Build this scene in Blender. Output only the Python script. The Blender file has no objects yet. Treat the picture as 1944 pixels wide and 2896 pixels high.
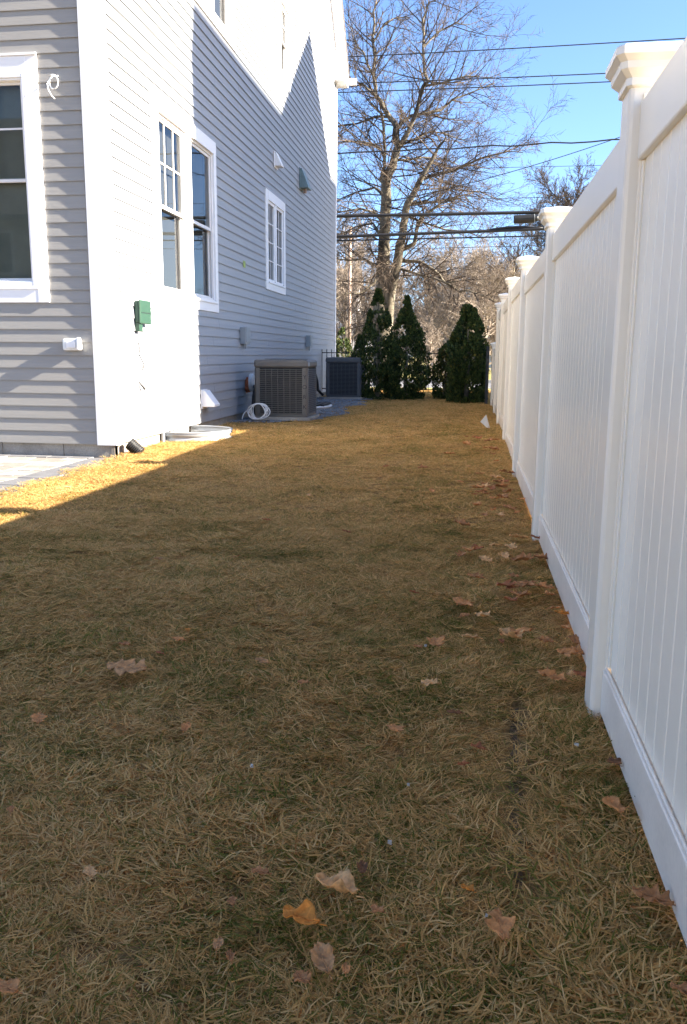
import bpy, math, random
from mathutils import Vector, Matrix, noise
random.seed(7)
R = random.Random(11)
rad = math.radians
scene = bpy.context.scene
COL = scene.collection

# ---------------------------------------------------------------- camera
F, CH = 2380.0, 1.05                       # focal length in photo pixels, eye height
_P, _Y, _R = rad(10.6), rad(-8.24), rad(.42)
fwd = Vector((math.sin(_Y)*math.cos(_P), math.cos(_Y)*math.cos(_P), -math.sin(_P)))
rt = Vector((math.cos(_Y), -math.sin(_Y), 0)); up = rt.cross(fwd)
rt, up = rt*math.cos(_R)+up*math.sin(_R), up*math.cos(_R)-rt*math.sin(_R)
EYE = Vector((0, 0, CH))
cd = bpy.data.cameras.new('camera'); cam = bpy.data.objects.new('camera', cd); COL.objects.link(cam)
cd.sensor_fit = 'VERTICAL'; cd.sensor_height = 36; cd.lens = F/2896*36
cd.clip_start = .05; cd.clip_end = 2000
M = Matrix((rt, up, -fwd)).transposed().to_4x4(); M.translation = EYE
cam.matrix_world = M
scene.camera = cam

# ---------------------------------------------------------------- sky, sun, exposure
SUN = Vector((1, -.065, .52)).normalized()  # towards the sun
w = bpy.data.worlds.new('World'); scene.world = w; w.use_nodes = True
nt = w.node_tree; bg = nt.nodes['Background']
sky = nt.nodes.new('ShaderNodeTexSky'); sky.sky_type = 'NISHITA'; sky.sun_disc = False
sky.sun_elevation = math.asin(SUN.z); sky.sun_rotation = math.atan2(SUN.x, SUN.y)
sky.altitude = 1500; sky.air_density = .8; sky.dust_density = 3.0; sky.ozone_density = 4.5
nt.links.new(sky.outputs[0], bg.inputs[0]); bg.inputs[1].default_value = .058
sl = bpy.data.lights.new('sun', 'SUN'); sl.energy = 3.7; sl.angle = rad(.53); sl.color = (1, .90, .76)
so = bpy.data.objects.new('sun', sl); COL.objects.link(so); so.rotation_euler = (-SUN).to_track_quat('-Z', 'Y').to_euler()
so.location = (30, -3, 20)
scene.view_settings.view_transform = 'Standard'; scene.view_settings.look = 'None'
scene.view_settings.exposure = 3.0; scene.cycles.diffuse_bounces = 8; scene.view_settings.gamma = 1; scene.view_settings.use_curve_mapping = False

# ---------------------------------------------------------------- helpers
def ray(px, py): return rt*((px-972)/F) - up*((py-1448)/F) + fwd
def atY(px, py, Y): d = ray(px, py); return EYE + d*(Y/d.y)
def atZ(px, py, z=0.): d = ray(px, py); return EYE + d*((z-CH)/d.z)

def gz(x, y):                               # height of the lawn
    t = min(1, max(0, (y-6)/4)); z = .08*t*t*(3-2*t)*(.25+.75*min(1, max(0, (x+3.6)/3)))
    z += (.018*noise.noise(Vector((x*1.1, y*1.1, 3))) + .010*noise.noise(Vector((x*3.7, y*3.7, 9))))*(.2+.8*min(1, abs(x-.46)/.5))
    if y < 9: z -= .035*math.exp(-((x-seam_x(y))/.04)**2)*(1 if 1.5 < y < 2.55 else 0)
    return z
def seam_x(y): return .10 + .07*min(1.2, max(0, (y-1.2)/1.1))**.8

class MB:
    def __init__(s): s.v = []; s.f = []; s.c = None
    def quad(s, a, b, c, d):
        i = len(s.v); s.v += [tuple(a), tuple(b), tuple(c), tuple(d)]; s.f.append((i, i+1, i+2, i+3))
    def box(s, x0, x1, y0, y1, z0, z1):
        i = len(s.v)
        s.v += [(x0,y0,z0),(x1,y0,z0),(x1,y1,z0),(x0,y1,z0),(x0,y0,z1),(x1,y0,z1),(x1,y1,z1),(x0,y1,z1)]
        s.f += [(i,i+3,i+2,i+1),(i+4,i+5,i+6,i+7),(i,i+1,i+5,i+4),(i+1,i+2,i+6,i+5),(i+2,i+3,i+7,i+6),(i+3,i,i+4,i+7)]
        return s
    def extrude(s, poly, a, b):             # poly: list of 3d points, swept from offset a to offset b
        n = len(poly); i = len(s.v); a = Vector(a); b = Vector(b)
        s.v += [tuple(Vector(p)+a) for p in poly] + [tuple(Vector(p)+b) for p in poly]
        s.f += [tuple(range(i, i+n)), tuple(range(i+2*n-1, i+n-1, -1))]
        for k in range(n):
            k2 = (k+1) % n; s.f.append((i+k, i+n+k, i+n+k2, i+k2))
        return s
    def tube(s, pts, rs, n=6, cap=True):
        pts = [Vector(p) for p in pts]; i0 = len(s.v)
        if not isinstance(rs, (list, tuple)): rs = [rs]*len(pts)
        d = (pts[1]-pts[0]).normalized()
        u = d.orthogonal().normalized()
        for k, p in enumerate(pts):
            if k: d = ((pts[k+1] if k+1 < len(pts) else pts[k])-pts[k-1]).normalized()
            u = (u - d*u.dot(d)); u = u.normalized() if u.length > 1e-6 else d.orthogonal().normalized()
            v = d.cross(u)
            for j in range(n):
                a = 2*math.pi*j/n; s.v.append(tuple(p+(u*math.cos(a)+v*math.sin(a))*rs[k]))
        for k in range(len(pts)-1):
            for j in range(n):
                a = i0+k*n+j; b = i0+k*n+(j+1) % n; s.f.append((a, b, b+n, a+n))
        if cap:
            s.f.append(tuple(i0+j for j in reversed(range(n)))); s.f.append(tuple(i0+(len(pts)-1)*n+j for j in range(n)))
        return s
    def rings(s, rings, closed=True, caps=True):  # list of rings with the same number of points
        i0 = len(s.v); n = len(rings[0])
        for r in rings: s.v += [tuple(p) for p in r]
        for k in range(len(rings)-1):
            for j in range(n if closed else n-1):
                a = i0+k*n+j; b = i0+k*n+(j+1) % n; s.f.append((a, b, b+n, a+n))
        if caps:
            s.f.append(tuple(i0+j for j in reversed(range(n)))); s.f.append(tuple(i0+(len(rings)-1)*n+j for j in range(n)))
        return s
    def build(s, name, mat, parent=None, origin=None, smooth=False, bevel=0):
        if origin is None:
            xs = [p[0] for p in s.v]; ys = [p[1] for p in s.v]; zs = [p[2] for p in s.v]
            origin = ((min(xs)+max(xs))/2, (min(ys)+max(ys))/2, min(zs))
        o3 = Vector(origin)
        me = bpy.data.meshes.new(name)
        me.from_pydata([(p[0]-o3.x, p[1]-o3.y, p[2]-o3.z) for p in s.v], [], s.f)
        if mat: me.materials.append(mat)
        if smooth: me.polygons.foreach_set('use_smooth', [True]*len(me.polygons))
        o = bpy.data.objects.new(name, me); COL.objects.link(o)
        place(o, o3, parent)
        if bevel:
            b = o.modifiers.new('bevel', 'BEVEL'); b.width = bevel; b.segments = 2; b.limit_method = 'ANGLE'; b.angle_limit = rad(40)
        return o

WPOS = {}
def place(o, world, parent=None):
    WPOS[o.name] = Vector(world)
    if parent: o.parent = parent; o.location = Vector(world) - WPOS[parent.name]
    else: o.location = world
def thing(name, label, cat, loc, group=None):
    o = bpy.data.objects.new(name, None); COL.objects.link(o); o.empty_display_size = .2
    place(o, Vector(loc)); tag(o, label, cat, group); return o
def tag(o, label, cat, group=None):
    o['label'] = label; o['category'] = cat
    if group: o['group'] = group
    return o
def struct(o): o['kind'] = 'structure'; return o
def stuff(o, label=None, cat=None):
    o['kind'] = 'stuff'
    if label: o['label'] = label; o['category'] = cat
    return o
def inst(src, name, world, parent, rot=None, scale=None):
    o = bpy.data.objects.new(name, src.data); COL.objects.link(o); place(o, world, parent)
    for m in src.modifiers:
        if m.type == 'BEVEL':
            b = o.modifiers.new('bevel', 'BEVEL'); b.width = m.width; b.segments = m.segments; b.limit_method = 'ANGLE'; b.angle_limit = m.angle_limit
    if rot: o.rotation_euler = rot
    if scale: o.scale = scale
    return o

# ---------------------------------------------------------------- materials
MATS = {}
def mat(name, col, rough=.6, var=.08, scale=6., bump=0., bscale=60., spec=.5, metal=0., stretch=None, col2=None, coat=0., detail=4., fine=0.):
    m = bpy.data.materials.new(name); m.use_nodes = True; n = m.node_tree; L = n.links
    p = n.nodes['Principled BSDF']; p.inputs['Roughness'].default_value = rough; p.inputs['Metallic'].default_value = metal
    p.inputs['Specular IOR Level'].default_value = spec; p.inputs['Coat Weight'].default_value = coat
    g = n.nodes.new('ShaderNodeNewGeometry'); mp = n.nodes.new('ShaderNodeMapping'); L.new(g.outputs['Position'], mp.inputs[0])
    if stretch: mp.inputs['Scale'].default_value = stretch
    t = n.nodes.new('ShaderNodeTexNoise'); t.inputs['Scale'].default_value = scale; t.inputs['Detail'].default_value = detail
    L.new(mp.outputs[0], t.inputs['Vector'])
    r = n.nodes.new('ShaderNodeValToRGB'); L.new(t.outputs['Fac'], r.inputs[0])
    c2 = col2 or [min(1, c*(1+var)) for c in col]; c1 = [c*(1-var) for c in col]
    r.color_ramp.elements[0].position = .3; r.color_ramp.elements[1].position = .7
    r.color_ramp.elements[0].color = (*c1, 1); r.color_ramp.elements[1].color = (*c2, 1)
    out = r.outputs[0]
    if fine:
        t3 = n.nodes.new('ShaderNodeTexNoise'); t3.inputs['Scale'].default_value = bscale; t3.inputs['Detail'].default_value = 3
        L.new(mp.outputs[0], t3.inputs['Vector'])
        mr = n.nodes.new('ShaderNodeMapRange'); L.new(t3.outputs['Fac'], mr.inputs[0]); mr.inputs[1].default_value = .3; mr.inputs[2].default_value = .7
        mr.inputs[3].default_value = 1-fine; mr.inputs[4].default_value = 1+fine
        vm = n.nodes.new('ShaderNodeVectorMath'); vm.operation = 'SCALE'; L.new(out, vm.inputs[0]); L.new(mr.outputs[0], vm.inputs['Scale']); out = vm.outputs[0]
    L.new(out, p.inputs['Base Color'])
    if bump:
        t2 = n.nodes.new('ShaderNodeTexNoise'); t2.inputs['Scale'].default_value = bscale; t2.inputs['Detail'].default_value = 4
        L.new(mp.outputs[0], t2.inputs['Vector'])
        b = n.nodes.new('ShaderNodeBump'); b.inputs['Strength'].default_value = bump; b.inputs['Distance'].default_value = .003
        L.new(t2.outputs['Fac'], b.inputs['Height']); L.new(b.outputs[0], p.inputs['Normal'])
    MATS[name] = m; return m

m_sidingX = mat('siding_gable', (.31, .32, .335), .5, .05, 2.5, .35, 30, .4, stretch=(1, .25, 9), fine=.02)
m_sidingY_dimmed = mat('siding_rear_dimmed', (.285, .275, .255), .5, .05, 2.5, .35, 30, .4, stretch=(.25, 1, 9), fine=.02)  # same siding as the gable; the rear wall's weaker light is painted into it
m_trim = mat('white_trim', (.80, .80, .80), .45, .03, 1.6, .06, 25, .4)
m_vinyl = mat('white_vinyl', (.90, .83, .70), .24, .025, 1.2, .10, 3, .5, fine=.012)
m_rail = mat('vinyl_rail_soiled', (.78, .70, .60), .3, .03, 5, .1, 90, .5, col2=(.90, .82, .71), detail=10., fine=.04)
m_sash = mat('sash_vinyl', (.70, .68, .66), .4, .03, 3)
m_sashshade = mat('sash_grey', (.62, .62, .63), .4, .03, 3)
m_conc = mat('foundation_concrete', (.33, .30, .255), .9, .22, 4, .6, 70, .2, fine=.12)
m_shade = mat('window_screen', (.045, .044, .043), .8, .12, 1.2, 0, 300, .2, fine=.05)
m_room = mat('dark_room', (.05, .055, .055), .8, .3, 1.5)
m_green = mat('green_plastic', (.022, .06, .036), .45, .06, 8, .1, 80)
m_gbox = mat('grey_electrical_box', (.30, .32, .32), .5, .06, 8)
m_black = mat('black_plastic', (.018, .018, .018), .45, .2, 12)
m_blackm = mat('black_iron', (.012, .012, .013), .4, .2, 12)
m_galv = mat('galvanised_steel', (.33, .35, .37), .42, .10, 7, .1, 40, .5, metal=.35)
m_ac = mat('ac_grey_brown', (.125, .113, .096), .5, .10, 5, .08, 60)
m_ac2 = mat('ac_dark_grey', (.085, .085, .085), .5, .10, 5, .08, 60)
m_acin = mat('ac_coil', (.018, .018, .018), .7, .3, 30)
m_copper = mat('copper_vent', (.15, .22, .23), .5, .15, 9)
m_foam = mat('orange_foam', (.35, .10, .04), .9, .3, 30, .5, 60)
m_wire = mat('wire_black', (.02, .02, .022), .5, .1, 5)
m_cable = mat('white_cable', (.75, .75, .73), .4, .05, 10)
m_tape = mat('green_tape', (.28, .36, .08), .6, .2, 20)
m_cover = mat('clear_cover', (.72, .74, .74), .15, .1, 30, .4, 50)
m_paver = [mat('paver_light', (.26, .245, .215), .9, .14, 9, .5, 90, .2, fine=.10), mat('paver_tan', (.22, .20, .175), .9, .14, 9, .5, 90, .2, fine=.10),
           mat('paver_grey', (.145, .145, .15), .9, .12, 9, .5, 90, .2, fine=.10), mat('paver_pale', (.29, .28, .255), .9, .12, 9, .5, 90, .2, fine=.08)]
m_sand = mat('joint_sand', (.16, .14, .12), .95, .2, 40, .4, 100)
m_soil = mat('thatch', (.34, .20, .085), .95, .5, 14, .9, 120, 0, col2=(.46, .29, .13), fine=.35)
m_farlawn = mat('far_lawn', (.34, .25, .11), .95, .3, 1.2, .5, 60, .1, col2=(.26, .26, .09), fine=.2)
m_road = mat('asphalt', (.16, .16, .165), .9, .12, 1.5, .4, 90, .2, fine=.1)
m_kerb = mat('kerb_granite', (.40, .39, .37), .85, .15, 6, .3, 50, fine=.1)
m_walk = mat('sidewalk_concrete', (.42, .40, .37), .9, .1, 2, .3, 50, fine=.08)
m_gravel = mat('blue_stone', (.20, .22, .24), .85, .35, 22, .3, 90, .3)
m_bark = mat('beech_bark', (.085, .07, .05), .9, .3, 2.2, .9, 26, .15, stretch=(1, 1, .5), col2=(.30, .26, .19), fine=.25)
m_moss = mat('mossy_bark', (.12, .11, .05), .95, .4, 4, 1., 30, .1, col2=(.20, .17, .09), fine=.3)
m_twig = mat('twig_bark', (.085, .062, .045), .9, .2, 3, 0, 30, .1, col2=(.14, .11, .085))
m_twig2 = mat('twig_tan', (.27, .215, .165), .9, .2, 1, 0, 30, .15, col2=(.36, .30, .24))
m_roofg = mat('asphalt_shingle', (.13, .12, .115), .95, .25, 6, .8, 40, .1, fine=.2)
m_roofb = mat('brown_shingle', (.14, .11, .09), .95, .25, 3, .8, 40, .1, fine=.2)
m_bluesid = mat('blue_grey_siding', (.25, .31, .40), .7, .08, 1, .2, 30)
m_whitesid = mat('white_house_siding', (.70, .66, .64), .7, .06, 1, .2, 30)
m_tansid = mat('cream_house_siding', (.52, .49, .44), .7, .06, 1, .2, 30)
m_pole = mat('pole_wood', (.42, .30, .23), .9, .15, 3, .5, 30)
m_chip = mat('white_chip', (.44, .41, .36), .6, .1, 20)

def foliage_mat(name, ramp, rough=.6, trans=.25, patch=None, attr='rnd'):
    m = bpy.data.materials.new(name); m.use_nodes = True; n = m.node_tree; L = n.links
    p = n.nodes['Principled BSDF']; p.inputs['Roughness'].default_value = rough; p.inputs['Specular IOR Level'].default_value = .02 if 'grass' in name else .25
    a = n.nodes.new('ShaderNodeAttribute'); a.attribute_name = attr
    fac = a.outputs['Fac']
    if patch:
        g = n.nodes.new('ShaderNodeNewGeometry')
        t = n.nodes.new('ShaderNodeTexNoise'); t.inputs['Scale'].default_value = patch[0]; t.inputs['Detail'].default_value = 6; t.inputs['Roughness'].default_value = .75
        L.new(g.outputs['Position'], t.inputs['Vector'])
        mr = n.nodes.new('ShaderNodeMapRange'); L.new(t.outputs['Fac'], mr.inputs[0])
        mr.inputs[1].default_value = .3; mr.inputs[2].default_value = .7; mr.inputs[3].default_value = -patch[1]; mr.inputs[4].default_value = patch[1]
        ad = n.nodes.new('ShaderNodeMath'); ad.operation = 'ADD'; ad.use_clamp = True
        L.new(fac, ad.inputs[0]); L.new(mr.outputs[0], ad.inputs[1]); fac = ad.outputs[0]
    r = n.nodes.new('ShaderNodeValToRGB'); L.new(fac, r.inputs[0])
    els = r.color_ramp.elements
    els[0].position, els[0].color = ramp[0][0], (*ramp[0][1], 1)
    els[1].position, els[1].color = ramp[-1][0], (*ramp[-1][1], 1)
    for pos, c in ramp[1:-1]:
        e = els.new(pos); e.color = (*c, 1)
    L.new(r.outputs[0], p.inputs['Base Color'])
    if trans:
        tr = n.nodes.new('ShaderNodeBsdfTranslucent'); L.new(r.outputs[0], tr.inputs[0])
        mx = n.nodes.new('ShaderNodeMixShader'); mx.inputs[0].default_value = trans
        L.new(p.outputs[0], mx.inputs[1]); L.new(tr.outputs[0], mx.inputs[2])
        L.new(mx.outputs[0], n.nodes['Material Output'].inputs[0])
    return m
m_grass = foliage_mat('dry_grass', [(0, (.15, .16, .03)), (.14, (.26, .235, .06)), (.25, (.47, .30, .11)), (.45, (.62, .37, .13)), (.65, (.74, .47, .18)), (.85, (.84, .59, .27)), (1, (.48, .22, .07))], .55, .45, (1.7, .24))
m_arb = foliage_mat('arborvitae_foliage', [(0, (.018, .032, .010)), (.55, (.050, .078, .020)), (.9, (.10, .13, .032)), (1, (.20, .16, .035))], .6, .15)
m_arb2 = foliage_mat('arborvitae_golden', [(0, (.015, .02, .006)), (.5, (.05, .05, .012)), (.85, (.13, .11, .02)), (1, (.22, .16, .03))], .6, .3)

def glass_mat():
    m = bpy.data.materials.new('window_glass'); m.use_nodes = True; n = m.node_tree; L = n.links
    for x in list(n.nodes):
        if x.type == 'BSDF_PRINCIPLED': n.nodes.remove(x)
    tr = n.nodes.new('ShaderNodeBsdfTransparent'); tr.inputs[0].default_value = (.80, .84, .84, 1)
    gl = n.nodes.new('ShaderNodeBsdfGlossy'); gl.inputs['Roughness'].default_value = .015
    fr = n.nodes.new('ShaderNodeFresnel'); fr.inputs[0].default_value = 1.5
    t = n.nodes.new('ShaderNodeTexNoise'); t.inputs['Scale'].default_value = 1.3; b = n.nodes.new('ShaderNodeBump'); b.inputs['Strength'].default_value = .03
    g = n.nodes.new('ShaderNodeNewGeometry'); L.new(g.outputs['Position'], t.inputs['Vector']); L.new(t.outputs['Fac'], b.inputs['Height']); L.new(b.outputs[0], gl.inputs['Normal'])
    mx = n.nodes.new('ShaderNodeMixShader'); L.new(fr.outputs[0], mx.inputs[0]); L.new(tr.outputs[0], mx.inputs[1]); L.new(gl.outputs[0], mx.inputs[2])
    L.new(mx.outputs[0], n.nodes['Material Output'].inputs[0]); return m
m_glass = glass_mat()

# ---------------------------------------------------------------- ground
def sheet(name, xs, ys, zf, m):
    b = MB()
    for y in ys:
        for x in xs: b.v.append((x, y, zf(x, y)))
    n = len(xs)
    for j in range(len(ys)-1):
        for i in range(n-1):
            a = j*n+i; b.f.append((a, a+1, a+1+n, a+n))
    return b.build(name, m, origin=(0, 0, 0), smooth=True)
def frange(a, b, s):
    o = []; x = a
    while x < b-1e-6: o.append(x); x += s
    o.append(b); return o
xs = frange(-14, -4.5, 1.2)+frange(-4.4, .9, .07)+frange(1, 30, 1.5)
ys = frange(-8, .8, 1)+frange(.9, 6, .07)+frange(6.2, 24.5, .3)
WX, WY, WFAR = -3.57, 8.23, 22.83
def lawn_z(x, y):
    z = gz(x, y)-.014
    if x < WX-.2 and WY < y < WFAR: z -= .35
    if x < -3.44 and 1 < y < WY+.1: z -= .10*min(1, (-3.44-x)/.12)      # bed under the patio
    if WX-.1 < x < -2.9 and 9.62 < y < 10.64 and ((x-WX)/.62)**2+((y-10.13)/.47)**2 < 1: z -= .5
    return z
struct(sheet('lawn', xs, ys, lawn_z, m_soil))
struct(sheet('far_ground', [-400, -60, -20, 0, 20, 60, 400], [-60, 24.5, 60, 120, 600], lambda x, y: -.42 if y < 60 else -.40, m_farlawn))
b = MB(); b.box(-80, 80, 24.62, 25.9, -.35, .015); struct(b.build('sidewalk', m_walk))
b = MB(); b.box(-80, 80, 27.2, 36, -.38, -.09); struct(b.build('road', m_road))
b = MB()
for k in range(60): b.box(-60+k*2, -60+k*2+1.99, 27.0, 27.18, -.4, .05)
for k in range(60): b.box(-60+k*2, -60+k*2+1.99, 36.0, 36.18, -.4, .05)
struct(b.build('kerb', m_kerb))
b = MB(); b.box(-80, 80, 25.9, 27.0, -.37, .03); struct(b.build('verge', m_farlawn))
struct(sheet('far_lawn', frange(-60, 60, 6), frange(36.18, 100, 4), lambda x, y: .03+.0*y, m_farlawn))
b = MB(); b.box(-60, 60, 62, 66, -.2, .05); struct(b.build('cross_street', m_road))

b = MB()
for k in range(38):
    yy = 1.55+k*.026; xm = seam_x(yy)+.006*math.sin(yy*40); hw_ = .013+.008*noise.noise(Vector((0, yy*9, 1))); b.v += [(xm-hw_, yy, gz(xm-hw_, yy)+.006), (xm, yy, gz(xm, yy)+.004), (xm+hw_, yy, gz(xm+hw_, yy)+.006)]
    if k: i = k*3; b.f += [(i-3, i-2, i+1, i), (i-2, i-1, i+2, i+1)]
struct(b.build('soil_seam', mat('bare_soil', (.17, .115, .07), .95, .4, 60, 1, 150, .1)))
# ---------------------------------------------------------------- patio
patio = struct(bpy.data.objects.new('patio', None)); COL.objects.link(patio); place(patio, (-5, 6, 0))
MB().box(-9, -3.46, 2.2, WY-.01, -.09, -.022).build('sand_bed', m_sand, patio)
pv = {}
def paver(x0, x1, y0, y1, mi):
    key = (round(x1-x0, 3), round(y1-y0, 3), mi)
    z = -.008+R.uniform(-.003, .003)
    if key not in pv:
        o = MB().box(x0, x1, y0, y1, z-.055, z).build('paver', m_paver[mi], patio, bevel=.004); pv[key] = o
    else:
        inst(pv[key], 'paver', ((x0+x1)/2, (y0+y1)/2, z-.055), patio)
g = .006
y = 4.6
while y < WY-.22:                            # border of pavers laid crosswise along the lawn
    paver(-3.80+g, -3.50, y, y+.13-g, 2); y += .13
x = -3.80
while x > -5.6:
    paver(x-.23+g, x, WY-.155, WY-.03, 2); x -= .23
y = 4.6; row = 0
while y < WY-.18:
    h = .157; x = -3.80-(.0 if row % 2 else .11); R2 = random.Random(row)
    if row % 2 == 0: paver(-3.80-.11+g, -3.80, y, min(y+h-g, WY-.16), 0)
    while x > -5.5:
        wd = R2.choice([.157, .235, .235, .315]); paver(x-wd+g, x, y, min(y+h-g, WY-.16), R2.choice([0, 0, 1, 3, 3])); x -= wd
    y += h; row += 1

# ---------------------------------------------------------------- the house
SZ, EXP, LAP = .122, .1292, .0127
house = thing('house', 'two storey grey clapboard house with white trim at left, gable side half sunlit', 'house', (WX-4, (WY+WFAR)/2, 0))
ridge_y = (WY+WFAR)/2
def roof_z(y): return 8.25 + 1.0*(ridge_y-WY-abs(y-ridge_y))
b = MB(); gi = .16
b.extrude([(0, WY+gi, -.6), (0, WFAR-.03, -.6), (0, WFAR-.03, 8.2), (0, ridge_y, roof_z(ridge_y)-.15), (0, WY+gi, 8.2)], (-14, 0, 0), (WX-gi, 0, 0))
b.build('wall_core', m_room, house)
# foundation, with cold joints on the rear face
fz = SZ-.002
b = MB(); b.box(WX-.06, WX-.022, WY+.02, 9.66, -.6, fz); b.box(WX-.06, WX-.022, 10.60, WFAR, -.6, fz); b.box(WX-.06, WX-.022, 9.66, 10.60, -.6, -.40)
b.build('foundation', m_conc, house)
xj = [WX-.022, -4.155, -4.84, -5.9, -7.2, -9]
for i in range(5):
    MB().box(xj[i+1]+.004, xj[i]-(0 if i == 0 else .002), WY+.022, WY+.10, -.5, fz).build('foundation_block', m_conc, house, bevel=.003)

wins = []     # openings on the gable side: trim rectangles (y0,y1,z0,z1)
def side_segments(z):
    y0, y1 = WY+.10, WFAR-.10
    if z > 8.1:
        ins = z-8.1; y0 = max(y0, WY+ins*1.0+.02); y1 = min(y1, WFAR-ins*1.0-.02)
    segs = [(y0, y1)]
    for (a, c, d, e) in wins:
        if z > d-.012 and z+EXP < e:
            ns = []
            for s0, s1 in segs:
                if c <= s0 or a >= s1: ns.append((s0, s1)); continue
                if a > s0: ns.append((s0, a))
                if c < s1: ns.append((c, s1))
            segs = ns
    if z < 5:
        k = int(z/EXP); out = []
        for s0, s1 in segs:
            j = s0
            while s1-j > 5.2: q = j+3.66-.6*((k*7) % 5)*.5; out.append((j, q)); j = q+.0025
            out.append((j, s1))
        segs = out
    return [s for s in segs if s[1]-s[0] > .03]
wins += [(9.50, 11.95, 1.62, 3.90), (11.0, 13.05, 5.42, 7.35), (15.98, 17.02, 5.98, 7.50), (14.88, 16.47, 2.17, 3.86)]
z = SZ; hi = MB()
while z < roof_z(ridge_y)-.3:
    for (a, c) in side_segments(z):
        b = MB() if z < 6.3 else hi; zt = z+EXP+.012
        b.extrude([(WX-.02, 0, z+.030), (WX+LAP-.002, 0, z+.030), (WX+LAP, 0, z), (WX+LAP+.002, 0, z), (WX+LAP+.002, 0, z+.008), (WX+.0005, 0, zt), (WX-.02, 0, zt)], (0, a, 0), (0, c, 0))
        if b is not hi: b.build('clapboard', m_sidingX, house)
    z += EXP
stuff(hi.build('upper_clapboard', m_sidingX, house))
# rear wall (faces the camera)
LW = (-4.20, -5.6, 1.545, 3.85)   # trim right edge, left, bottom, top
z = SZ-.005
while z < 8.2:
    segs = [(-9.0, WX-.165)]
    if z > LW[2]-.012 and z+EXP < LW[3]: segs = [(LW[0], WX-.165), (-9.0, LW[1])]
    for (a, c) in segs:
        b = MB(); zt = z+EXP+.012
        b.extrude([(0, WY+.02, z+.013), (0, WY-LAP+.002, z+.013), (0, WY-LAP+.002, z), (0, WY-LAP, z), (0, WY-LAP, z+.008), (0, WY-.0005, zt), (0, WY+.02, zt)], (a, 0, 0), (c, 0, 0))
        b.build('clapboard', m_sidingY_dimmed, house)
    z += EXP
# corner boards
TH = .026
MB().box(WX-.19, WX+.022, WY-TH, WY-.001, SZ-.012, 8.2).build('corner_board', m_trim, house, bevel=.003)
MB().box(WX+.0, WX+.026, WY+.0, WY+.125, SZ-.014, 8.2).build('corner_board', m_trim, house, bevel=.003)
MB().box(WX+.0, WX+.024, WFAR-.125, WFAR, SZ-.012, 8.2).build('corner_board', m_trim, house, bevel=.003)
MB().box(WX-.2, WX, WFAR, WFAR+.024, SZ-.012, 8.2).build('corner_board', m_trim, house)
# roof, rake boards, eave return, gutter
ov = .27
for sgn in (1, -1):
    def ry(d): return ridge_y+sgn*d
    hw = ridge_y-WY
    b = MB(); e = hw+.30
    b.extrude([(0, ry(e), roof_z(ry(e))+.05), (0, ry(0), roof_z(ridge_y)+.05), (0, ry(0), roof_z(ridge_y)+.20), (0, ry(e), roof_z(ry(e))+.20)], (-14.3, 0, 0), (WX+ov+.02, 0, 0))
    b.build('roof', m_roofg, house)
    b = MB()
    b.extrude([(0, ry(e-.02), roof_z(ry(e-.02))-.16), (0, ry(0), roof_z(ridge_y)-.16), (0, ry(0), roof_z(ridge_y)+.045), (0, ry(e-.02), roof_z(ry(e-.02))+.045)], (WX+ov-.03, 0, 0), (WX+ov, 0, 0))
    b.build('rake_board', m_trim, house)
    b = MB()
    b.extrude([(0, ry(e-.02), roof_z(ry(e-.02))-.14), (0, ry(0), roof_z(ridge_y)-.14), (0, ry(0), roof_z(ridge_y)-.11), (0, ry(e-.02), roof_z(ry(e-.02))-.11)], (WX+.02, 0, 0), (WX+ov-.03, 0, 0))
    b.build('rake_soffit', m_trim, house)
    b = MB()
    b.extrude([(0, ry(hw), 7.82), (0, ry(0), roof_z(ridge_y)-.42), (0, ry(0), roof_z(ridge_y)-.15), (0, ry(hw), 8.10)], (WX+.004, 0, 0), (WX+.03, 0, 0))
    b.build('frieze_board', m_trim, house)
b = MB(); b.box(WX+.001, WX+ov-.002, WFAR-.42, WFAR+.28, 7.80, 8.04); b.build('eave_return', m_trim, house, bevel=.006)
b = MB(); b.extrude([(0, WFAR-.42, 8.042), (0, WFAR+.28, 8.042), (0, WFAR+.0, 8.20)], (WX+.002, 0, 0), (WX+ov-.004, 0, 0)); b.build('return_cap', m_trim, house)
b = MB(); gp = [(0, .285, 7.88), (0, .36, 7.88), (0, .385, 7.92), (0, .40, 7.98), (0, .43, 8.005), (0, .43, 8.04), (0, .285, 8.04)]
b.extrude([(p[0], WFAR+p[1], p[2]) for p in gp], (-14.3, 0, 0), (WX+ov+.20, 0, 0)); b.build('gutter', m_trim, house, bevel=.004)
MB().box(-14.3, WX, WFAR+.0, WFAR+.28, 7.78, 7.81).build('eave_soffit', m_trim, house)

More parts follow.
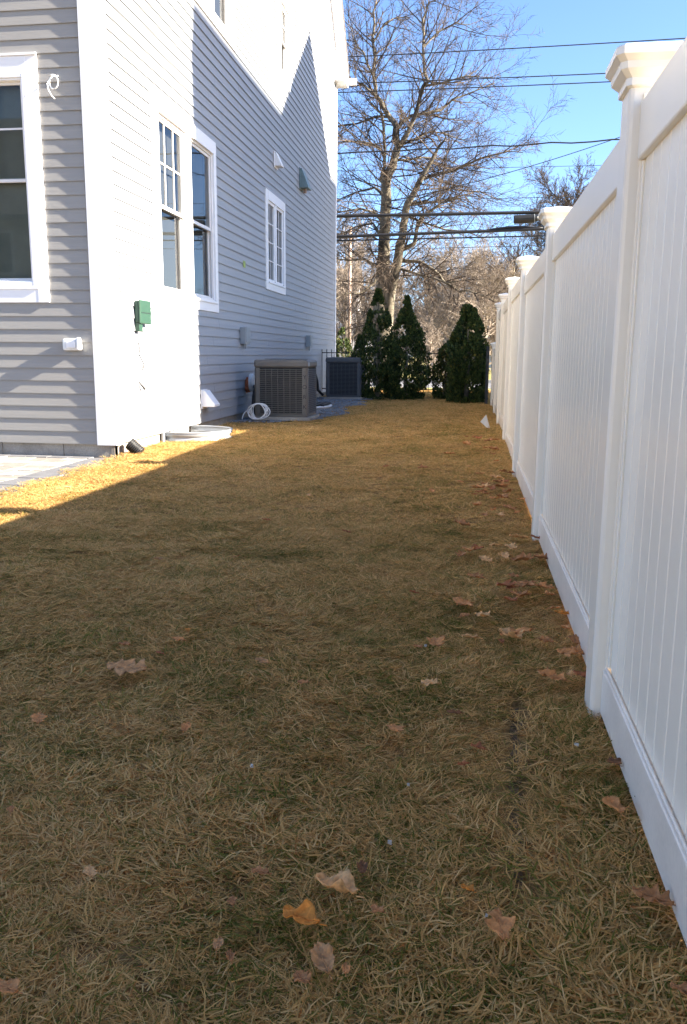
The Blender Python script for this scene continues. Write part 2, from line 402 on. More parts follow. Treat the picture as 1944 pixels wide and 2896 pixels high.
# windows ---------------------------------------------------------
def xbox(b, y0, y1, z0, z1, x0, x1): b.box(WX+x0, WX+x1, y0, y1, z0, z1)
def frame_ring(b, y0, y1, z0, z1, t, x0, x1, f=xbox):
    f(b, y0, y0+t, z0, z1, x0, x1); f(b, y1-t, y1, z0, z1, x0, x1)
    f(b, y0+t, y1-t, z0, z0+t, x0+.001, x1-.001); f(b, y0+t, y1-t, z1-t, z1, x0+.001, x1-.001)
def casing(parent, ty0, ty1, tz0, tz1, opens, sill=True):
    oz0 = opens[0][2]; oz1 = opens[0][3]; T0, T1 = -.02, .024
    b = MB(); xbox(b, ty0, opens[0][0], tz0, tz1, T0, T1); b.build('casing', m_trim, parent, bevel=.002)
    b = MB(); xbox(b, opens[-1][1], ty1, tz0, tz1, T0, T1); b.build('casing', m_trim, parent, bevel=.002)
    b = MB(); xbox(b, opens[0][0], opens[-1][1], oz1, tz1, T0, T1+.003); b.build('head_casing', m_trim, parent, bevel=.002)
    b = MB(); xbox(b, opens[0][0], opens[-1][1], tz0, oz0-.03, T0, T1); b.build('apron', m_trim, parent, bevel=.002)
    if sill: b = MB(); xbox(b, opens[0][0]-.02, opens[-1][1]+.02, oz0-.03, oz0, T0, T1+.016); b.build('sill', m_trim, parent, bevel=.003)
    for i in range(len(opens)-1):
        b = MB(); xbox(b, opens[i][1], opens[i+1][0], oz0, oz1, -.10, T1-.004); b.build('mullion', m_trim, parent, bevel=.002)
    for (a, c, d, e) in opens:
        b = MB(); xbox(b, a-.01, a, d, e, -.14, -.021); xbox(b, c, c+.01, d, e, -.14, -.021); xbox(b, a, c, e, e+.01, -.14, -.021); xbox(b, a, c, d-.01, d, -.14, -.021)
        b.build('jamb', m_sash, parent)
def double_hung(parent, a, c, d, e, grid=None, shade=m_shade, s=.045):
    mid = d+(e-d)*.49
    b = MB(); frame_ring(b, a, c, d, e, .028, -.085, -.008); b.build('frame', m_sash, parent, bevel=.002)
    a2, c2 = a+.028, c-.028
    b = MB(); frame_ring(b, a2, c2, mid-.01, e-.028, s-.008, -.055, -.028); b.build('upper_sash', m_sash, parent, bevel=.002)
    b = MB(); frame_ring(b, a2, c2, d+.028, mid+.035, s, -.085, -.057); b.build('lower_sash', m_sash, parent, bevel=.002)
    b = MB(); b.quad(*[(WX-.042, p[0], p[1]) for p in ((a2+.02, mid), (c2-.02, mid), (c2-.02, e-.05), (a2+.02, e-.05))]); b.build('pane', m_glass, parent)
    b = MB(); b.quad(*[(WX-.070, p[0], p[1]) for p in ((a2+.02, d+.05), (c2-.02, d+.05), (c2-.02, mid+.01), (a2+.02, mid+.01))]); b.build('pane', m_glass, parent)
    b = MB(); frame_ring(b, a2+.004, c2-.004, d+.03, mid+.0, .018, -.030, -.020); b.build('screen_frame', m_sashshade, parent)
    b = MB(); xbox(b, a, c, d, e, -.135, -.12); b.build('shade', shade, parent)
    if grid:
        nc, nr = grid
        for i in range(1, nc):
            yy = a2+(c2-a2)*i/nc; b = MB(); xbox(b, yy-.009, yy+.009, mid+.03, e-.066, -.050, -.032); b.build('muntin', m_sash, parent)
        for j in range(1, nr):
            zz = mid+(e-.03-mid)*j/nr; b = MB(); xbox(b, a2+.037, c2-.037, zz-.009, zz+.009, -.049, -.031); b.build('muntin', m_sash, parent)
def window(loc): 
    o = bpy.data.objects.new('window', None); COL.objects.link(o); place(o, loc, house); return o
w1 = window((WX, 10.7, 1.6))
casing(w1, 9.50, 11.95, 1.62, 3.90, [(9.72, 10.68, 1.765, 3.735), (10.87, 11.84, 1.765, 3.735)])
double_hung(w1, 9.72, 10.68, 1.765, 3.735, (3, 2)); double_hung(w1, 10.87, 11.84, 1.765, 3.735, None, m_room)
w2 = window((WX, 12, 5.4)); casing(w2, 11.0, 13.05, 5.42, 7.35, [(11.12, 11.93, 5.56, 7.2), (12.02, 12.92, 5.56, 7.2)])
double_hung(w2, 11.12, 11.93, 5.56, 7.2, (3, 2)); double_hung(w2, 12.02, 12.92, 5.56, 7.2, (3, 2))
w3 = window((WX, 16.5, 5.9)); casing(w3, 15.98, 17.02, 5.98, 7.50, [(16.18, 16.86, 6.14, 7.32)])
double_hung(w3, 16.18, 16.86, 6.14, 7.32, (2, 2), m_room, .035)
w4 = window((WX, 15.7, 2.2)); casing(w4, 14.88, 16.47, 2.17, 3.86, [(15.06, 15.63, 2.32, 3.70), (15.74, 16.34, 2.32, 3.70)])
for (a, c) in ((15.06, 15.63), (15.74, 16.34)):
    b = MB(); frame_ring(b, a, c, 2.32, 3.70, .05, -.05, .004); b.build('sash', m_trim, w4, bevel=.003)
    b = MB(); b.quad(*[(WX-.025, p[0], p[1]) for p in ((a+.04, 2.36), (c-.04, 2.36), (c-.04, 3.66), (a+.04, 3.66))]); b.build('pane', m_glass, w4)
    b = MB(); xbox(b, a, c, 2.32, 3.70, -.135, -.12); b.build('shade', m_room, w4)
    b = MB(); xbox(b, (a+c)/2-.008, (a+c)/2+.008, 2.37, 3.65, -.022, -.012); b.build('muntin', m_trim, w4)
    for j in (1, 2, 3):
        zz = 2.37+1.28*j/4; b = MB(); xbox(b, a+.05, c-.05, zz-.008, zz+.008, -.021, -.011); b.build('muntin', m_trim, w4)
# rear window
def ybox(b, x0, x1, z0, z1, o0, o1): b.box(x0, x1, WY-o1, WY-o0, z0, z1)
w5 = window((-4.8, WY, 1.5)); XL, XR = -5.6, LW[0]
oL, oR, o0, o1 = -5.46, -4.315, 1.70, 3.70
b = MB(); ybox(b, oR, XR, LW[2], LW[3], -.02, .026); b.build('casing', m_trim, w5, bevel=.002)
b = MB(); ybox(b, XL, oL, LW[2], LW[3], -.02, .026); b.build('casing', m_trim, w5, bevel=.002)
b = MB(); ybox(b, oL, oR, o1, LW[3]-.002, -.02, .028); b.build('head_casing', m_trim, w5, bevel=.002)
b = MB(); ybox(b, XL, XR+.003, LW[3], LW[3]+.022, -.02, .040); b.build('drip_cap', m_trim, w5, bevel=.002)
b = MB(); ybox(b, oL, oR, LW[2], o0-.025, -.02, .024); b.build('apron', m_trim, w5, bevel=.002)
b = MB(); ybox(b, oL-.01, oR+.01, o0-.025, o0+.004, -.10, .035); b.build('sill', m_trim, w5, bevel=.003)
b = MB(); frame_ring(b, oL, oR, o0, o1, .045, -.02, .034, ybox); b.build('frame', m_trim, w5, bevel=.006)
b = MB(); frame_ring(b, oL+.045, oR-.045, o0+.04, o1-.045, .018, -.05, .018, ybox); b.build('frame_stop', m_trim, w5, bevel=.003)
mid = 2.71
b = MB(); frame_ring(b, oL+.063, oR-.063, mid, o1-.063, .03, -.06, -.03, ybox); b.build('upper_sash', m_sash, w5, bevel=.003)
b = MB(); frame_ring(b, oL+.063, oR-.063, o0+.055, mid+.045, .035, -.095, -.065, ybox); b.build('lower_sash', m_sash, w5, bevel=.003)
b = MB(); b.quad(*[(p[0], WY+.045, p[1]) for p in ((oL+.08, mid+.01), (oR-.08, mid+.01), (oR-.08, o1-.08), (oL+.08, o1-.08))]); b.build('pane', m_glass, w5)
b = MB(); b.quad(*[(p[0], WY+.080, p[1]) for p in ((oL+.08, o0+.07), (oR-.08, o0+.07), (oR-.08, mid+.03), (oL+.08, mid+.03))]); b.build('pane', m_glass, w5)
b = MB(); ybox(b, oL+.08, oR-.08, 3.20, 3.218, -.052, -.040); b.build('muntin', m_sash, w5)
b = MB(); ybox(b, oL+.38, oL+.398, mid+.03, o1-.09, -.053, -.041); b.build('muntin', m_sash, w5)
b = MB(); ybox(b, oL+.75, oL+.768, mid+.03, o1-.09, -.053, -.041); b.build('muntin', m_sash, w5)
b = MB(); ybox(b, oL+.01, oR-.01, o0, o1, -.155, -.14); b.build('screen', mat('rear_screen', (.20, .22, .195), .75, .18, 2.2, 0, 250, .2, fine=.1), w5)
# basement window and its steel well
bw = window((WX, 10.1, -.35))
b = MB(); frame_ring(b, 9.67, 10.59, -.34, .10, .045, -.05, -.018); b.build('frame', m_trim, bw, bevel=.003)
b = MB(); xbox(b, 10.10, 10.16, -.29, .055, -.048, -.02); b.build('mullion', m_trim, bw)
b = MB(); b.quad(*[(WX-.035, p[0], p[1]) for p in ((9.70, -.30), (10.56, -.30), (10.56, .07), (9.70, .07))]); b.build('pane', m_glass, bw)
b = MB(); xbox(b, 9.70, 10.56, -.3, .07, -.14, -.12); b.build('shade', m_room, bw)

well = thing('window_well', 'pale corrugated steel window well half round against the foundation, partly sunlit', 'window well', (WX+.3, 10.13, 0))
def well_path(r=0., cy=10.13, hw=.50, dp=.66):
    pts = []
    for k in range(25):
        a = math.pi*k/24; s = math.sin(a); c = math.cos(a)
        pts.append((WX+.005+(dp+r)*(abs(s)**.75), cy-(hw+r)*math.copysign(abs(c)**.85, c)))
    return pts
rings = []
for k in range(31):
    zz = -.55+.66*k/30; rr = .018*math.sin(zz*2*math.pi/.075)
    rings.append([(x, y, zz) for x, y in well_path(rr)])
b = MB(); b.rings(rings, closed=False, caps=False); o = b.build('wall', m_galv, well, smooth=True)
sm = o.modifiers.new('solid', 'SOLIDIFY'); sm.thickness = .004
b = MB(); b.tube([(x, y, .115) for x, y in well_path(.006)], .013, 8); b.build('rim', m_galv, well, smooth=True)
MB().box(WX+.0, WX+.02, 9.55, 9.62, -.3, .125).build('flange', m_galv, well); MB().box(WX+.0, WX+.02, 10.64, 10.71, -.3, .125).build('flange', m_galv, well)

# things fixed to the gable wall --------------------------------------
S = WX+LAP
def wbox(name, label, cat, y0, y1, z0, z1, d, m, bevel=.006):
    t = thing(name, label, cat, (S, (y0+y1)/2, z0)); b = MB(); b.box(S, S+d, y0, y1, z0, z1); b.build('body', m, t, bevel=bevel); return t
t = wbox('sprinkler_controller', 'dark green plastic control box with hinged cover on the sunlit siding near the corner', 'control box', 8.83, 9.12, 1.37, 1.60, .05, m_green, .012)
b = MB(); b.box(S+.051, S+.072, 8.815, 9.135, 1.36, 1.61); b.build('cover', m_green, t, bevel=.012)
b = MB(); b.box(S+.073, S+.076, 8.85, 9.10, 1.475, 1.481); b.build('groove', m_black, t)
b = MB(); b.box(S+.04, S+.075, 9.136, 9.155, 1.46, 1.50); b.build('latch', m_cable, t)
b = MB(); b.box(S, S+.05, 8.83, 8.93, 1.28, 1.37); b.build('cable_shroud', m_green, t, bevel=.004)
c = MB(); c.tube([(S+.02, 8.86, 1.155), (S+.03, 8.87, 1.09), (S+.02, 8.865, 1.03), (S+.04, 8.89, .98), (S+.05, 8.92, .93), (S+.04, 8.91, .88), (S+.03, 8.90, .86)], .006, 6)
tag(c.build('loose_wire', m_wire), 'thin black wire hanging out of the siding below the green control box', 'wire')
c = MB(); c.tube([(S+.005, 8.87, .74), (S+.05, 8.93, .66)], [.007, .016], 8)
tag(c.build('hose_spigot', m_wire), 'small dark stub poking from the siding under the loose black wire', 'spigot')
def hood(name, label, cat, y0, y1, z0, z1, d, m, lip=.03):
    t = thing(name, label, cat, (S, (y0+y1)/2, z0)); b = MB()
    p = [(S, y0, z0), (S, y0, z1), (S+d*.25, y0, z1), (S+d, y0, z0+lip), (S+d, y0, z0)]
    b.extrude(p, (0, 0, 0), (0, y1-y0, 0)); b.build('hood', m, t, bevel=.006)
    b = MB(); b.box(S, S+.012, y0-.02, y1+.02, z0-.03, z1+.01); b.build('flange', m, t, bevel=.003); return t
hood('dryer_vent', 'white sloping dryer vent hood low on the wall above the steel window well', 'vent', 11.07, 11.30, .34, .56, .19, m_trim)
hood('wall_vent', 'small white flap vent high on the shaded siding', 'vent', 15.58, 15.80, 4.36, 4.60, .13, m_trim)
t = hood('hooded_vent', 'blue green hooded vent on the siding above the small twin window', 'vent', 17.92, 18.28, 4.42, 4.80, .18, m_copper)
b = MB(); b.tube([(S+.08, 18.1, 4.34), (S+.08, 18.1, 4.42)], .035, 12); b.build('outlet_pipe', m_pole, t)
b = MB(); b.box(S+.003, S+.006, 13.34, 13.48, 2.39, 2.49); tag(b.build('tape_scrap', m_tape), 'yellow green scrap of tape stuck on the shaded siding', 'tape')
for (y0, z0, y1, z1, lab) in ((13.10, 1.20, 13.38, 1.46, 'grey disconnect box on the wall above the nearer air conditioner'), (18.6, 1.20, 18.86, 1.46, 'grey disconnect box on the wall above the farther air conditioner')):
    t = wbox('disconnect_box', lab, 'electrical box', y0, y1, z0, z1, .09, m_gbox); t['group'] = 'electrical boxes on the gable wall'
    b = MB(); b.box(S+.091, S+.10, y0+.015, y1-.012, z0+.03, z1+.006); b.build('lid', m_gbox, t, bevel=.003)
    b = MB(); b.tube([(S+.05, (y0+y1)/2, z0), (S+.05, (y0+y1)/2, z0-.07)], .014, 8); b.build('conduit', m_gbox, t)
t = thing('round_cap', 'round off white cap over an orange foamed hole beside the nearer air conditioner', 'cap', (S, 13.5, .4))
def disc(cx, cy, cz, r, x0, x1, n=28, dome=.02):
    ring = lambda x, rr: [(x, cy+rr*math.cos(2*math.pi*k/n), cz+rr*math.sin(2*math.pi*k/n)) for k in range(n)]
    return MB().rings([ring(x0, r), ring(x1, r), ring(x1+dome*.7, r*.85), ring(x1+dome, r*.4)])
disc(S, 13.52, .59, .145, S+.05, S+.09).build('cover', m_cable, t, smooth=False)
b = disc(S, 13.47, .55, .12, S, S+.05, 18, 0.001)
for i, p in enumerate(b.v): b.v[i] = (p[0], p[1]+R.uniform(-.015, .015), p[2]+R.uniform(-.015, .015))
b.build('foam', m_foam, t)
c = MB(); c.tube([(S+.03, 13.60, .58), (S+.10, 13.68, .60), (S+.15, 13.78, .55), (S+.15, 13.80, .40), (S+.16, 13.80, .25), (S+.2, 13.7, .13), (S+.3, 13.5, .11)], .038, 10)
# insulated line set passes from the wall to the unit
c = MB(); c.tube([(S+.02, 13.62, .50), (-3.40, 13.45, .53), (-3.345, 13.2, .50), (-3.33, 13.05, .38), (-3.33, 13.0, .22), (-3.31, 13.0, .14), (-3.26, 13.02, .115)], .034, 10)
tag(c.build('insulated_pipe', m_black, smooth=True), 'thick black insulated pipe bending from the wall down to the nearer air conditioner', 'pipe')
pts = []
for k in range(26):
    a = k/25; pts.append((S+.10+.13*a+.05*math.sin(a*5), 13.44-.95*a**1.3, .46-.40*a+.03*math.sin(a*9)))
c = MB(); c.tube(pts, .007, 6)
pts = []
for k in range(180):
    a = k*2*math.pi/22; rr = .13+.03*math.sin(k*.37); tl = .9+.25*math.sin(k*.05)
    pts.append((-3.10+rr*math.cos(a)+.02*math.sin(k*.11), 12.40+.05*math.sin(a*tl)+.03*math.cos(k*.07), .20+.115*math.sin(a)))
c.tube(pts, .007, 6)
tag(c.build('white_cable_coil', m_cable, smooth=True), 'white cable running down the wall to a loose coil on the gravel', 'cable')

# corrugated drain pipe at the corner
c = MB(); rings = []
for k in range(41):
    t_ = k/40; rr = .062+.009*math.sin(k*math.pi/2.6)
    c0 = Vector((-3.50+.13*t_, 8.42-.02*t_, .115-.10*t_)); d = Vector((.8, -.1, -.6)).normalized(); u = Vector((0, 1, 0)); v = d.cross(u).normalized()
    rings.append([tuple(c0+(u*math.cos(2*math.pi*j/16)+v*math.sin(2*math.pi*j/16))*rr) for j in range(16)])
c.rings(rings); tag(c.build('drain_pipe', m_black, smooth=True), 'short black corrugated drain pipe in the grass at the foot of the corner board', 'pipe')

# things on the rear wall
SY = WY-LAP
t = thing('outdoor_outlet', 'clear plastic bubble outlet cover on the grey siding beside the corner board', 'outlet', (-3.97, SY, 1.06))
b = MB(); b.box(-4.07, -3.87, SY-.05, SY, 1.07, 1.19); b.build('cover', m_cover, t, bevel=.02)
b = MB(); b.box(-4.02, -3.92, SY-.066, SY-.051, 1.095, 1.165); b.build('bubble', m_trim, t, bevel=.006)
b = MB(); b.box(-3.90, -3.873, SY-.085, SY-.03, 1.075, 1.20); b.build('hinge', m_cable, t, bevel=.008)
pts = []
for k in range(34):
    a = rad(60+k*13); pts.append((-4.005+.048*math.cos(a), SY-.05-.001*k, 3.585+.060*math.sin(a)))
pts = pts[::-1]; pts = [(-3.985, SY-.01, 3.655), (-4.0, SY-.03, 3.648)] + pts[:30] + [(-4.055, SY-.10, 3.56), (-4.040, SY-.11, 3.50), (-4.010, SY-.11, 3.45), (-3.985, SY-.10, 3.425)]
c = MB(); c.tube(pts, .0065, 7); tag(c.build('looped_cable', m_cable, smooth=True), 'short white cable end curled in a loop on the grey siding above the outlet', 'cable')

# ---------------------------------------------------------------- air conditioners
def ac_unit(label, x0, x1, y0, y1, z1, body, n, brand):
    t = thing('air_conditioner', label, 'air conditioner', ((x0+x1)/2, (y0+y1)/2, .07), 'air conditioners along the gable wall')
    MB().box(x0-.04, x1+.04, y0-.04, y1+.04, .045, .098).build('pad', m_conc, t, bevel=.01)
    MB().box(x0+.01, x1-.01, y0+.01, y1-.01, .099, .145).build('base_pan', body, t, bevel=.01)
    cap = z1-.125
    MB().box(x0+.035, x1-.035, y0+.035, y1-.035, .146, cap).build('coil', m_acin, t)
    MB().box(x0-.008, x1+.008, y0-.008, y1+.008, cap, z1).build('top_cover', body, t, bevel=.035)
    # fan grille on top
    b = MB(); cx, cy = (x0+x1)/2, (y0+y1)/2
    for r in range(6):
        b.tube([(cx+(.06+r*.055)*math.cos(2*math.pi*k/24), cy+(.06+r*.055)*math.sin(2*math.pi*k/24), z1+.008) for k in range(25)], .003, 4)
    b.build('fan_grille', m_acin, t)
    for (px, py) in ((x0, y0), (x1, y0), (x0, y1), (x1, y1)):
        sx = 1 if px == x0 else -1; sy = 1 if py == y0 else -1
        b = MB(); q = .085
        b.extrude([(px, py+sy*.03, 0), (px+sx*.03, py, 0), (px+sx*q, py, 0), (px+sx*q, py+sy*.012, 0), (px+sx*.03, py+sy*.014, 0), (px+sx*.014, py+sy*.03, 0), (px+sx*.012, py+sy*q, 0), (px, py+sy*q, 0)], (0, 0, .14), (0, 0, cap+.002))
        b.build('corner_post', body, t)
    b = MB(); step = (cap-.15)/n
    for k in range(n):
        zz = .15+step*k; h = step*.45
        for (A, B, dx, dy) in (((x0+.085, y0), (x1-.085, y0), 0, 1), ((x0+.085, y1), (x1-.085, y1), 0, -1), ((x0, y0+.085), (x0, y1-.085), 1, 0), ((x1, y0+.085), (x1, y1-.085), -1, 0)):
            prof = [(A[0], A[1], zz), (A[0]+dx*.014, A[1]+dy*.014, zz+h), (A[0]+dx*.018, A[1]+dy*.018, zz+h), (A[0]+dx*.004, A[1]+dy*.004, zz)]
            b.extrude(prof, (0, 0, 0), (B[0]-A[0], B[1]-A[1], 0))
        # louvers cut in the corner posts
    o = b.build('louver', body, t); stuff(o)
    b = MB()
    for k in range(1, 7):
        xx = x0+.085+(x1-x0-.17)*k/7; b.box(xx-.004, xx+.004, y0-.002, y0+.004, .15, cap-.01)
        yy = y0+.085+(y1-y0-.17)*k/7; b.box(x1-.004, x1+.002, yy-.004, yy+.004, .15, cap-.01)
    o = b.build('upright', body, t); stuff(o)
    if brand:
        for i, ch in enumerate('YORK'):
            cu = bpy.data.curves.new('letter', 'FONT'); cu.body = ch; cu.size = .085; cu.extrude = .001; cu.align_x = 'CENTER'
            tmp = bpy.data.objects.new('letter', cu); COL.objects.link(tmp)
            dg = bpy.context.evaluated_depsgraph_get(); me = bpy.data.meshes.new_from_object(tmp.evaluated_get(dg))
            COL.objects.unlink(tmp); bpy.data.objects.remove(tmp)
            me.materials.clear(); me.materials.append(m_acin)
            o = bpy.data.objects.new('letter', me); COL.objects.link(o); place(o, (x1-.045, y0-.0035, cap-.16-i*.15), t)
            o.rotation_euler = (rad(90), 0, 0)
    b = MB(); b.box(x1-.03, x1+.012, y0+.02, y0+.12, cap+.03, cap+.085); b.build('badge', m_galv, t, bevel=.004)
    return t
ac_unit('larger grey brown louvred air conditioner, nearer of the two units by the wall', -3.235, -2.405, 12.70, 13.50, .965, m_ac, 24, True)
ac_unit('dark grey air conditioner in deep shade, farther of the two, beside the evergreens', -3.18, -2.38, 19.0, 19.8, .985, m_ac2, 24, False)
# second window well lying between the units, with a black grate
t = thing('covered_window_well', 'low white rimmed window well under a black slatted grate between the air conditioners', 'window well', (-2.8, 15.2, .05))
wp = [(x+.0, y) for x, y in well_path(0, 15.4, .75, 1.08)]
b = MB(); b.rings([[(x, y, .02) for x, y in wp], [(x, y, .115) for x, y in wp]], closed=False, caps=False); o = b.build('wall', m_galv, t); o.modifiers.new('s', 'SOLIDIFY').thickness = .02
b = MB(); b.tube([(x, y, .115) for x, y in wp], .018, 8); b.build('rim', m_trim, t, smooth=True)
for k in range(9):
    xx = WX+.10+k*.108; s_ = .72*math.sqrt(max(.05, 1-((xx-WX)/1.14)**2))
    b = MB(); b.box(xx, xx+.06, 15.4-s_, 15.4+s_, .13, .16); b.build('slat', m_black, t, bevel=.004)
t = thing('meter_base', 'pale ribbed pipe bundle on the wall between the two air conditioners', 'pipe bundle', (S, 17.6, .3))
for k in range(5):
    b = MB(); b.tube([(S+.005, 17.3, .33+k*.075), (S+.10, 17.32, .34+k*.075), (S+.12, 17.6, .34+k*.075), (S+.02, 17.7, .33+k*.075)], .018, 8); b.build('pipe', m_cable, t, smooth=True)
c = MB(); c.tube([(S+.02, 18.75, .62), (S+.10, 18.8, .64), (S+.16, 18.9, .60), (S+.18, 19.0, .45), (S+.19, 19.05, .25), (S+.3, 19.1, .13)], .032, 10)
tag(c.build('insulated_pipe', m_black, smooth=True), 'black insulated pipe running from the wall into the farther air conditioner', 'pipe')

# gravel bed
gb = MB(); RG = random.Random(5)
for k in range(5200):
    y = RG.uniform(12.25, 20.3); x = RG.uniform(WX+.03, -2.15+.12*math.sin(y*2.3)+.08*math.sin(y*5))
    if y < 12.9 and x > -2.2-(12.9-y)*1.1: continue
    if (x-WX)**2/1.1**2+(y-15.4)**2/.72**2 < 1: continue
    s = RG.uniform(.009, .022); z0 = gz(x, y)+s*.3+.012; i = len(gb.v)
    pr = [RG.uniform(.7, 1.3) for _ in range(6)]
    gb.v += [(x+s*pr[0], y, z0), (x, y+s*pr[1], z0), (x-s*pr[2], y, z0), (x, y-s*pr[3], z0), (x, y, z0+s*.7*pr[4]), (x, y, z0-s*.6)]
    gb.f += [(i, i+1, i+4), (i+1, i+2, i+4), (i+2, i+3, i+4), (i+3, i, i+4), (i+1, i, i+5), (i+2, i+1, i+5), (i+3, i+2, i+5), (i, i+3, i+5)]
stuff(gb.build('gravel', m_gravel), 'bluish crushed stone bed under the air conditioners along the wall', 'gravel')

# ---------------------------------------------------------------- white vinyl fence
fence = thing('white_fence', 'tall white vinyl privacy fence with capped posts running down the right side', 'fence', (.45, 8, 0))
posts_y = [-4.9, -2.45, 0.02, 2.49, 4.93, 7.47, 10.05, 12.6, 14.75, 17.0]
def fx(y): return .391+.0044*(y-2.5)            # left face of the posts
def fzb(y): t_ = min(1, max(0, (y-6)/4)); return .08*t_*t_*(3-2*t_)
PW = .127
def cap_rings(cx, cy, z):
    prof = [(.0635+.004, 0), (.0635+.010, .004), (.0635+.010, .022), (.0635+.016, .028), (.0635+.028, .040), (.0635+.030, .056), (.0635+.040, .066), (.0635+.044, .070), (.0635+.044, .088), (.0635+.038, .094), (.03, .110), (.004, .116)]
    out = []
    for h, dz in prof:
        c = .16*h if h > .05 else 0; r = [(-h+c, -h), (h-c, -h), (h, -h+c), (h, h-c), (h-c, h), (-h+c, h), (-h, h-c), (-h, -h+c)]
        out.append([(cx+a, cy+b_, z+dz) for a, b_ in r])
    return out
def post_mesh(h):
    b = MB(); c = .012; q = PW/2
    for (z0, z1) in ((-.1, h),):
        poly = []
        for (sx, sy) in ((-1, -1), (1, -1), (1, 1), (-1, 1)):
            if sx*sy > 0: poly += [(sx*q, sy*(q-c), 0), (sx*(q-c*.3), sy*(q-c*.3), 0), (sx*(q-c), sy*q, 0)]
            else: poly += [(sx*(q-c), sy*q, 0), (sx*(q-c*.3), sy*(q-c*.3), 0), (sx*q, sy*(q-c), 0)]
        b.extrude(poly, (0, 0, z0), (0, 0, z1))
    return b
pm = {}
for i, py in enumerate(posts_y):
    low = i == len(posts_y)-1; h = 1.16 if low else 1.78; cx = fx(py)+PW/2; zb = fzb(py)
    if low not in pm:
        b = post_mesh(h); b.v = [(x+cx, y+py, z+zb) for x, y, z in b.v]; po = b.build('post', m_vinyl, fence, origin=(cx, py, zb))
        cb = MB().rings(cap_rings(cx, py, zb+h-.045)); co = cb.build('cap', m_vinyl, po, origin=(cx, py, zb+h-.045)); pm[low] = (po, co)
    else:
        po = inst(pm[low][0], 'post', (cx, py, zb), fence); co = inst(pm[low][1], 'cap', (cx, py, zb+h-.045), po)
    # flashing strips that lock the panels (ribs down the post face)
    if i > 2:
        b = MB(); b.box(fx(py)+.034, fx(py)+.060, py-PW/2-.008, py-PW/2-.0005, zb+.02, zb+h-.06); b.build('rib', m_vinyl, po, bevel=.003)
boards = {}
for i in range(len(posts_y)-1):
    ya, yb = posts_y[i]+PW/2, posts_y[i+1]-PW/2
    low = i == len(posts_y)-2
    zb = fzb(posts_y[i]); zt_ = fzb(posts_y[i+1] if i > 4 else (posts_y[i]+posts_y[i+1])/2)
    top = zt_+(1.10 if low else 1.70); x0 = fx((ya+yb)/2)+.034
    b = MB(); b.box(x0, x0+.058, ya, yb, top-.145, top); b.build('top_rail', m_vinyl, fence, bevel=.006)
    b = MB(); b.box(x0, x0+.058, ya, yb, zb+.014, zb+.150); b.box(x0+.006, x0+.014, ya, yb, zb+.1505, zb+.158)
    b.build('bottom_rail', m_rail, fence, bevel=.005)
    b = MB(); b.box(x0+.012, x0+.046, ya, ya+.022, zb+.158, top-.146); b.build('side_channel', m_vinyl, fence, bevel=.003)
    b = MB(); b.box(x0+.012, x0+.046, yb-.022, yb, zb+.158, top-.146); b.build('side_channel', m_vinyl, fence, bevel=.003)
    nb = 24; wd = (yb-ya-.044)/nb
    for k in range(nb):
        y0 = ya+.022+wd*k; b = MB(); v = .0045
        key = (low, round(wd, 4), round(top-zb, 3))
        if key in boards: inst(boards[key], 'board', (x0+.0285, y0+wd/2, zb+.152), fence); continue
        b.extrude([(x0+.018+v, y0+.0015, 0), (x0+.018, y0+v+.0015, 0), (x0+.018, y0+wd-v-.0015, 0), (x0+.018+v, y0+wd-.0015, 0), (x0+.018+2*v, y0+wd-.0015, 0), (x0+.018+2*v, y0+wd+.002, 0), (x0+.039, y0+wd+.002, 0), (x0+.039, y0+.003, 0), (x0+.018+2*v, y0+.003, 0), (x0+.018+2*v, y0+.0015, 0)], (0, 0, zb+.152), (0, 0, top-.14))
        boards[key] = b.build('board', m_vinyl, fence, origin=(x0+.0285, y0+wd/2, zb+.152))

# ---------------------------------------------------------------- black iron fence at the front
iron = thing('iron_fence', 'low black metal picket fence behind the evergreens at the end of the lawn', 'fence', (-1.5, 20.6, .08))
def iron_run(A, B):
    A = Vector(A); B = Vector(B); n = int((B-A).length/.115)
    for zz in (.155, 1.02):
        b = MB(); b.tube([A+Vector((0, 0, zz)), B+Vector((0, 0, zz))], .016, 4); b.build('rail', m_blackm, iron)
    for k in range(n+1):
        p = A+(B-A)*k/n; b = MB()
        if k % 18 == 0: b.box(p.x-.03, p.x+.03, p.y-.03, p.y+.03, p.z-.03, p.z+1.16); b.build('post', m_blackm, iron)
        else: b.box(p.x-.008, p.x+.008, p.y-.008, p.y+.008, p.z+.09, p.z+1.10); b.build('picket', m_blackm, iron)
iron_run((.36, 20.6, .07), (-3.54, 20.6, .07)); iron_run((.38, 17.35, .07), (.38, 20.45, .07))

# ---------------------------------------------------------------- marker flag
p = atZ(1374, 1212, .08)
t = thing('marker_flag', 'small white triangular marker flag standing in the lawn near the far fence posts', 'flag', (p.x, p.y, .07))
b = MB(); q = [(p.x-.075, p.y, .17), (p.x-.0, p.y-.02, .27), (p.x+.06, p.y+.02, .085), (p.x+.02, p.y, .09)]
b.extrude(q, (0, 0, 0), (0, .002, 0)); b.build('cloth', m_cable, t)
b = MB(); b.tube([(p.x+.0, p.y+.003, .03), (p.x+.005, p.y+.003, .26)], .0015, 5); b.build('stick', m_gbox, t)

